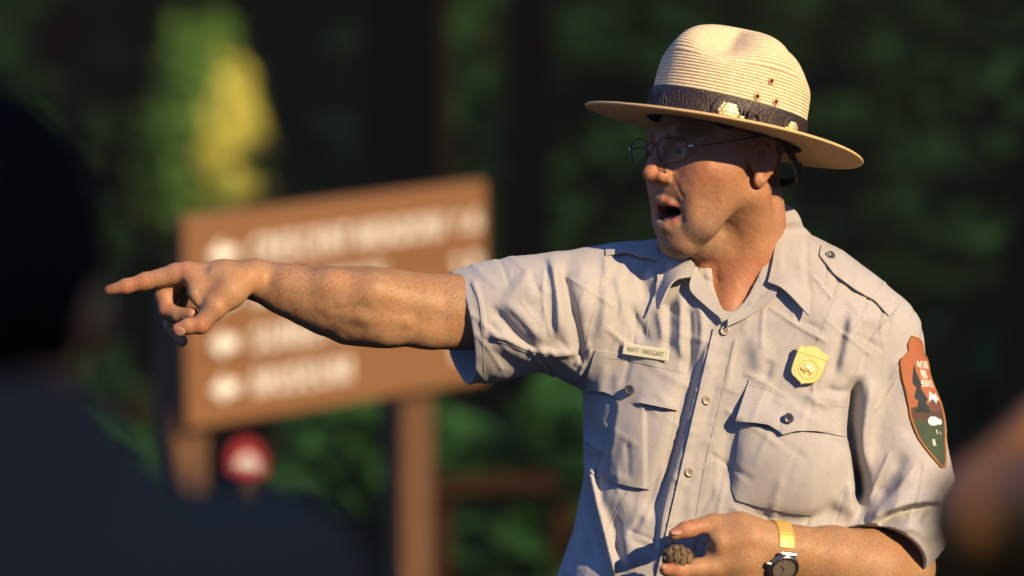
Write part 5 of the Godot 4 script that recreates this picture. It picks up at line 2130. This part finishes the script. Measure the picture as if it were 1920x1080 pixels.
# ------------------------------------------------------------------ spectators
func person_shape(called: String, label: String, at: Vector3, turn: float, shirt_c: Color, skin_c: Color, arm_up: bool, size := 1.0) -> void:
	var o := thing(called, label, "person", at)
	var xf := Transform3D(Basis(Vector3(0, 1, 0), turn).scaled(Vector3.ONE * 0.01 * size), at)
	var f := Field.new()
	f.slack = 1.0
	f.ell(Vector3(0, 152, 1), Vector3(7.4, 10.5, 9.2), 1.0)
	f.ell(Vector3(0, 146, 5), Vector3(5.6, 8.5, 5.5), 2.0)
	f.ell(Vector3(0, 148.5, 11), Vector3(1.4, 2.2, 1.6), 1.0)
	for s in [-1.0, 1.0]:
		f.ell(Vector3(7.8 * s, 149, -0.5), Vector3(1.0, 3.0, 1.8), 0.6)
	f.cap(Vector3(0, 144, -1), Vector3(0, 128, -2), 5.6, 6.6, 2.0)
	f.cap(Vector3(-16, 129, -2), Vector3(16, 129, -2), 6.0, 6.0, 6.0)
	for s in [-1.0, 1.0]:
		if arm_up and s > 0.0:
			f.chain([Vector3(19, 131, -1), Vector3(31, 127, 12), Vector3(15, 142, 22)], [4.8, 4.1, 2.8], 2.0)
			f.chain([Vector3(15, 142, 22), Vector3(11, 148, 24)], [2.8, 3.2], 1.0)
			for k in 4:
				f.chain([Vector3(9.5 + k * 1.2, 149 + k * 1.2, 25), Vector3(6.5 + k * 1.2, 152 + k * 1.3, 26), Vector3(4.5 + k * 1.2, 152 + k * 1.3, 24)], [1.0, 0.85, 0.7], 0.4)
			f.chain([Vector3(12, 146, 25), Vector3(9, 145, 27), Vector3(6.5, 146, 27)], [1.2, 1.0, 0.8], 0.6)
		else:
			f.chain([Vector3(19 * s, 129, -1), Vector3(24 * s, 102, -2), Vector3(22 * s, 74, 5)], [4.8, 4.0, 2.8], 2.0)
			f.ell(Vector3(22 * s, 67, 7), Vector3(2.2, 5.0, 3.6), 1.5)
			for k in 4:
				f.chain([Vector3(22 * s, 63, 5 + k * 1.8), Vector3(21.6 * s, 58, 5.2 + k * 1.9), Vector3(21 * s, 55 + absf(k - 1.4) * 0.8, 5.6 + k * 1.9)], [0.95, 0.85, 0.65], 0.4)
			f.chain([Vector3(21 * s, 68, 9), Vector3(19.8 * s, 63, 11.5), Vector3(19.4 * s, 60, 12)], [1.2, 1.0, 0.8], 0.8)
	f.chain([Vector3(0, 125, -2), Vector3(0, 84, -1)], [11.0, 10.0], 4.0)
	for s in [-1.0, 1.0]:
		f.chain([Vector3(8 * s, 84, 0), Vector3(9 * s, 44, 1), Vector3(9.5 * s, 8, -1)], [8.0, 5.4, 3.8], 3.0)
		f.cap(Vector3(9.5 * s, 4, -3), Vector3(11 * s, 3, 13), 4.0, 3.0, 2.0)
	var skin := mat(skin_c, 0.5)
	part("body", to_mesh(moved(nets(f, Vector3(-34, -1, -18), Vector3(36, 166, 30), 1.0), xf)), skin, o)
	var cloth_m := mat(shirt_c, 0.95)
	cloth_m.metallic_specular = 0.1
	# hair cap
	var hf := Field.new()
	hf.ell(Vector3(0, 153.5, -0.3), Vector3(8.7, 11.2, 10.0), 1.0)
	hf.ell(Vector3(0, 153, -4.0), Vector3(8.0, 6.5, 7.0), 2.0)
	hf.ell(Vector3(0, 145, 11), Vector3(8.5, 9.5, 9.0), 1.5, 1)
	part("hair", to_mesh(moved(nets(hf, Vector3(-11, 134, -13), Vector3(11, 168, 13), 0.8), xf)), M.hair, o)
	# shirt
	var g := Field.new()
	g.slack = 1.0
	g.cap(Vector3(-17, 129.5, -2), Vector3(14 if arm_up else 17, 129.5, -2), 7.8, 6.5 if arm_up else 7.8, 6.0)
	g.cap(Vector3(-2, 138.0, -3), Vector3(0, 122, -3), 8.5, 10, 8.0)
	g.chain([Vector3(-5, 124, -1), Vector3(-5, 88, -1)], [13.0, 12.5], 4.0)
	g.chain([Vector3(5, 124, -1), Vector3(5, 88, -1)], [13.0, 12.5], 4.0)
	for s in [-1.0, 1.0]:
		g.chain([Vector3((16 if arm_up else 20) * s, 130, -1), Vector3(19, 130, 0) if arm_up and s > 0.0 else Vector3(26 * s, 110, 1)], [6.8, 5.8], 2.0 if arm_up else 4.0)
	g.cap(Vector3(0, 152, 0), Vector3(0, 138, -1), 6.6, 6.2, 1.0, 1)
	g.ell(Vector3(0, 66, 0), Vector3(40, 14, 40), 0.5, 1)
	part("shirt", to_mesh(moved(nets(g, Vector3(-36, 76, -20), Vector3(36, 146, 18), 1.2), xf)), cloth_m, o)
	var t := Field.new()
	t.slack = 1.0
	for s in [-1.0, 1.0]:
		t.chain([Vector3(8 * s, 82, 0), Vector3(9 * s, 44, 1), Vector3(9.5 * s, 9, -1)], [10.0, 7.4, 6.2], 3.0)
	t.ell(Vector3(0, 84, 0), Vector3(17, 9, 12), 3.0)
	part("trousers", to_mesh(moved(nets(t, Vector3(-26, 4, -16), Vector3(26, 96, 16), 1.4), xf)), M.trousers, o)


func spectators() -> void:
	person_shape("person", "near spectator with black hair and dark navy shirt, blurred at the left edge", Vector3(-0.342, 0, 2.12), PI - 0.1, Color(0.125, 0.080, 0.048), Color(0.64, 0.23, 0.065), false, 0.962)
	person_shape("person", "blurred spectator in dark maroon shirt with a raised bent elbow at the right edge", Vector3(0.658, 0, 2.0), PI + 0.05, Color(0.075, 0.022, 0.022), Color(0.21, 0.09, 0.018), true, 1.012)


# short hairs on skin: one slim blade each, lying along the given direction
func hairs(a: Array, count: int, seed_: int, where: Callable, way: Callable, lmin: float, lmax: float, w: float) -> Array:
	var r := RandomNumberGenerator.new()
	r.seed = seed_
	var v := PackedVector3Array()
	var n := PackedVector3Array()
	var f := PackedInt32Array()
	var vs: PackedVector3Array = a[0]
	var ns: PackedVector3Array = a[1]
	var tries := 0
	while v.size() < count * 3 and tries < count * 40:
		tries += 1
		var i := r.randi() % vs.size()
		var p := vs[i]
		if r.randf() > float(where.call(p, ns[i])):
			continue
		p += Vector3(r.randf_range(-1, 1), r.randf_range(-1, 1), r.randf_range(-1, 1)) * 0.0012
		p -= ns[i] * ns[i].dot(p - vs[i])
		var d: Vector3 = way.call(p, ns[i]) + Vector3(r.randf_range(-1, 1), r.randf_range(-1, 1), r.randf_range(-1, 1)) * 0.45
		d = d.normalized()
		var s := d.cross(ns[i]).normalized() * w
		var o := v.size()
		v.append_array(PackedVector3Array([p - s, p + s, p + d * r.randf_range(lmin, lmax)]))
		for k in 3:
			n.append(ns[i])
		f.append_array(PackedInt32Array([o, o + 1, o + 2]))
	return [v, n, f]


func body_hair(man: Node3D, head: Array, arm: Array, arm2: Array) -> void:
	var inv := HX.affine_inverse()
	var beard := hairs(head, 4200, 5, func(p, _n):
		var q: Vector3 = inv * p
		var lip: float = minf(near_chain(q, spot.lips[0]), near_chain(q, spot.lips[1]))
		if lip < 0.62 or q.y > -3.6 or q.y < -14.5 or q.z < -0.5:
			return 0.0
		return clampf(smoothstep(-8.5, -11.5, q.y) + 0.8 * exp(-q.distance_squared_to(Vector3(0, -5.3, 9.8)) / 4.0) + 0.03, 0.0, 1.0) * smoothstep(-0.5, 4.0, q.z), func(_p, n): return n * 0.9 + Vector3(0, -0.8, 0), 0.0008, 0.0020, 0.00010)
	var m := part("stubble", to_mesh(beard), mat(Color(0.50, 0.38, 0.26), 0.5), man)
	m.set_meta("kind", "stuff")
	var mane := hairs(head, 3200, 9, func(p, _n):
		var q: Vector3 = inv * p
		if q.z < -2.6 and q.y > -6.0 and absf(q.x) < 8.2:
			return 1.0
		if q.z < 1.8 and q.y > 1.0:
			return 1.0
		for s in [-1.0, 1.0]:
			if near_chain(q, [Vector3(1.4 * s, 1.7, 9.2), Vector3(3.2 * s, 2.2, 8.8), Vector3(4.9 * s, 1.7, 7.2)]) < 0.7:
				return 1.0
		return 0.0, func(_p, n): return Vector3(0.3, -1.0, -0.3) + n * 0.5, 0.003, 0.008, 0.00016)
	part("short_hair", to_mesh(mane), mat(Color(0.05, 0.033, 0.022), 0.6), man).set_meta("kind", "stuff")
	for q in [[337, 622, 13.7, 0.78, 0.60, Vector3(-0.25, -0.35, 0.9), 0.3], [1268, 997, 17.7, 0.72, 0.56, Vector3(-0.1, 0.75, 0.65), 0.3], [1243, 1063, 18.85, 0.42, 0.36, Vector3(-0.45, 0.35, 0.8), 0.1]]:
		var g := Field.new()
		g.ell(Vector3.ZERO, Vector3(q[3], q[4], 0.16), 0.05)
		part("nail", to_mesh(moved(nets(g, Vector3(-0.9, -0.8, -0.3), Vector3(0.9, 0.8, 0.3), 0.07), frame_at(P(q[0], q[1], q[2]), q[5], q[6]) * Transform3D(Basis.from_scale(Vector3.ONE * 0.01), Vector3.ZERO))), M.nail, man)
	var dir := func(_p, n): return Vector3(-0.7, -0.5, 0.1) + n * 0.55
	var fuzz := hairs(arm, 2800, 6, func(p, n):
		var q := back(p)
		return smoothstep(480, 540, q.x) * (0.12 + 0.88 * smoothstep(0.0, 0.9, n.y)), dir, 0.006, 0.014, 0.00008)
	var m2 := part("arm_hair", to_mesh(fuzz), mat(Color(0.30, 0.19, 0.09), 0.5), man)
	m2.set_meta("kind", "stuff")
	var fuzz2 := hairs(arm2, 1600, 8, func(p, n):
		var q := back(p)
		return smoothstep(1460, 1520, q.x) * smoothstep(-0.3, 0.6, n.y), func(_p, n): return Vector3(-0.6, -0.3, 0.1) + n * 0.5, 0.006, 0.013, 0.00008)
	var m3 := part("arm_hair", to_mesh(fuzz2), mat(Color(0.30, 0.19, 0.09), 0.5), man)
	m3.set_meta("kind", "stuff")
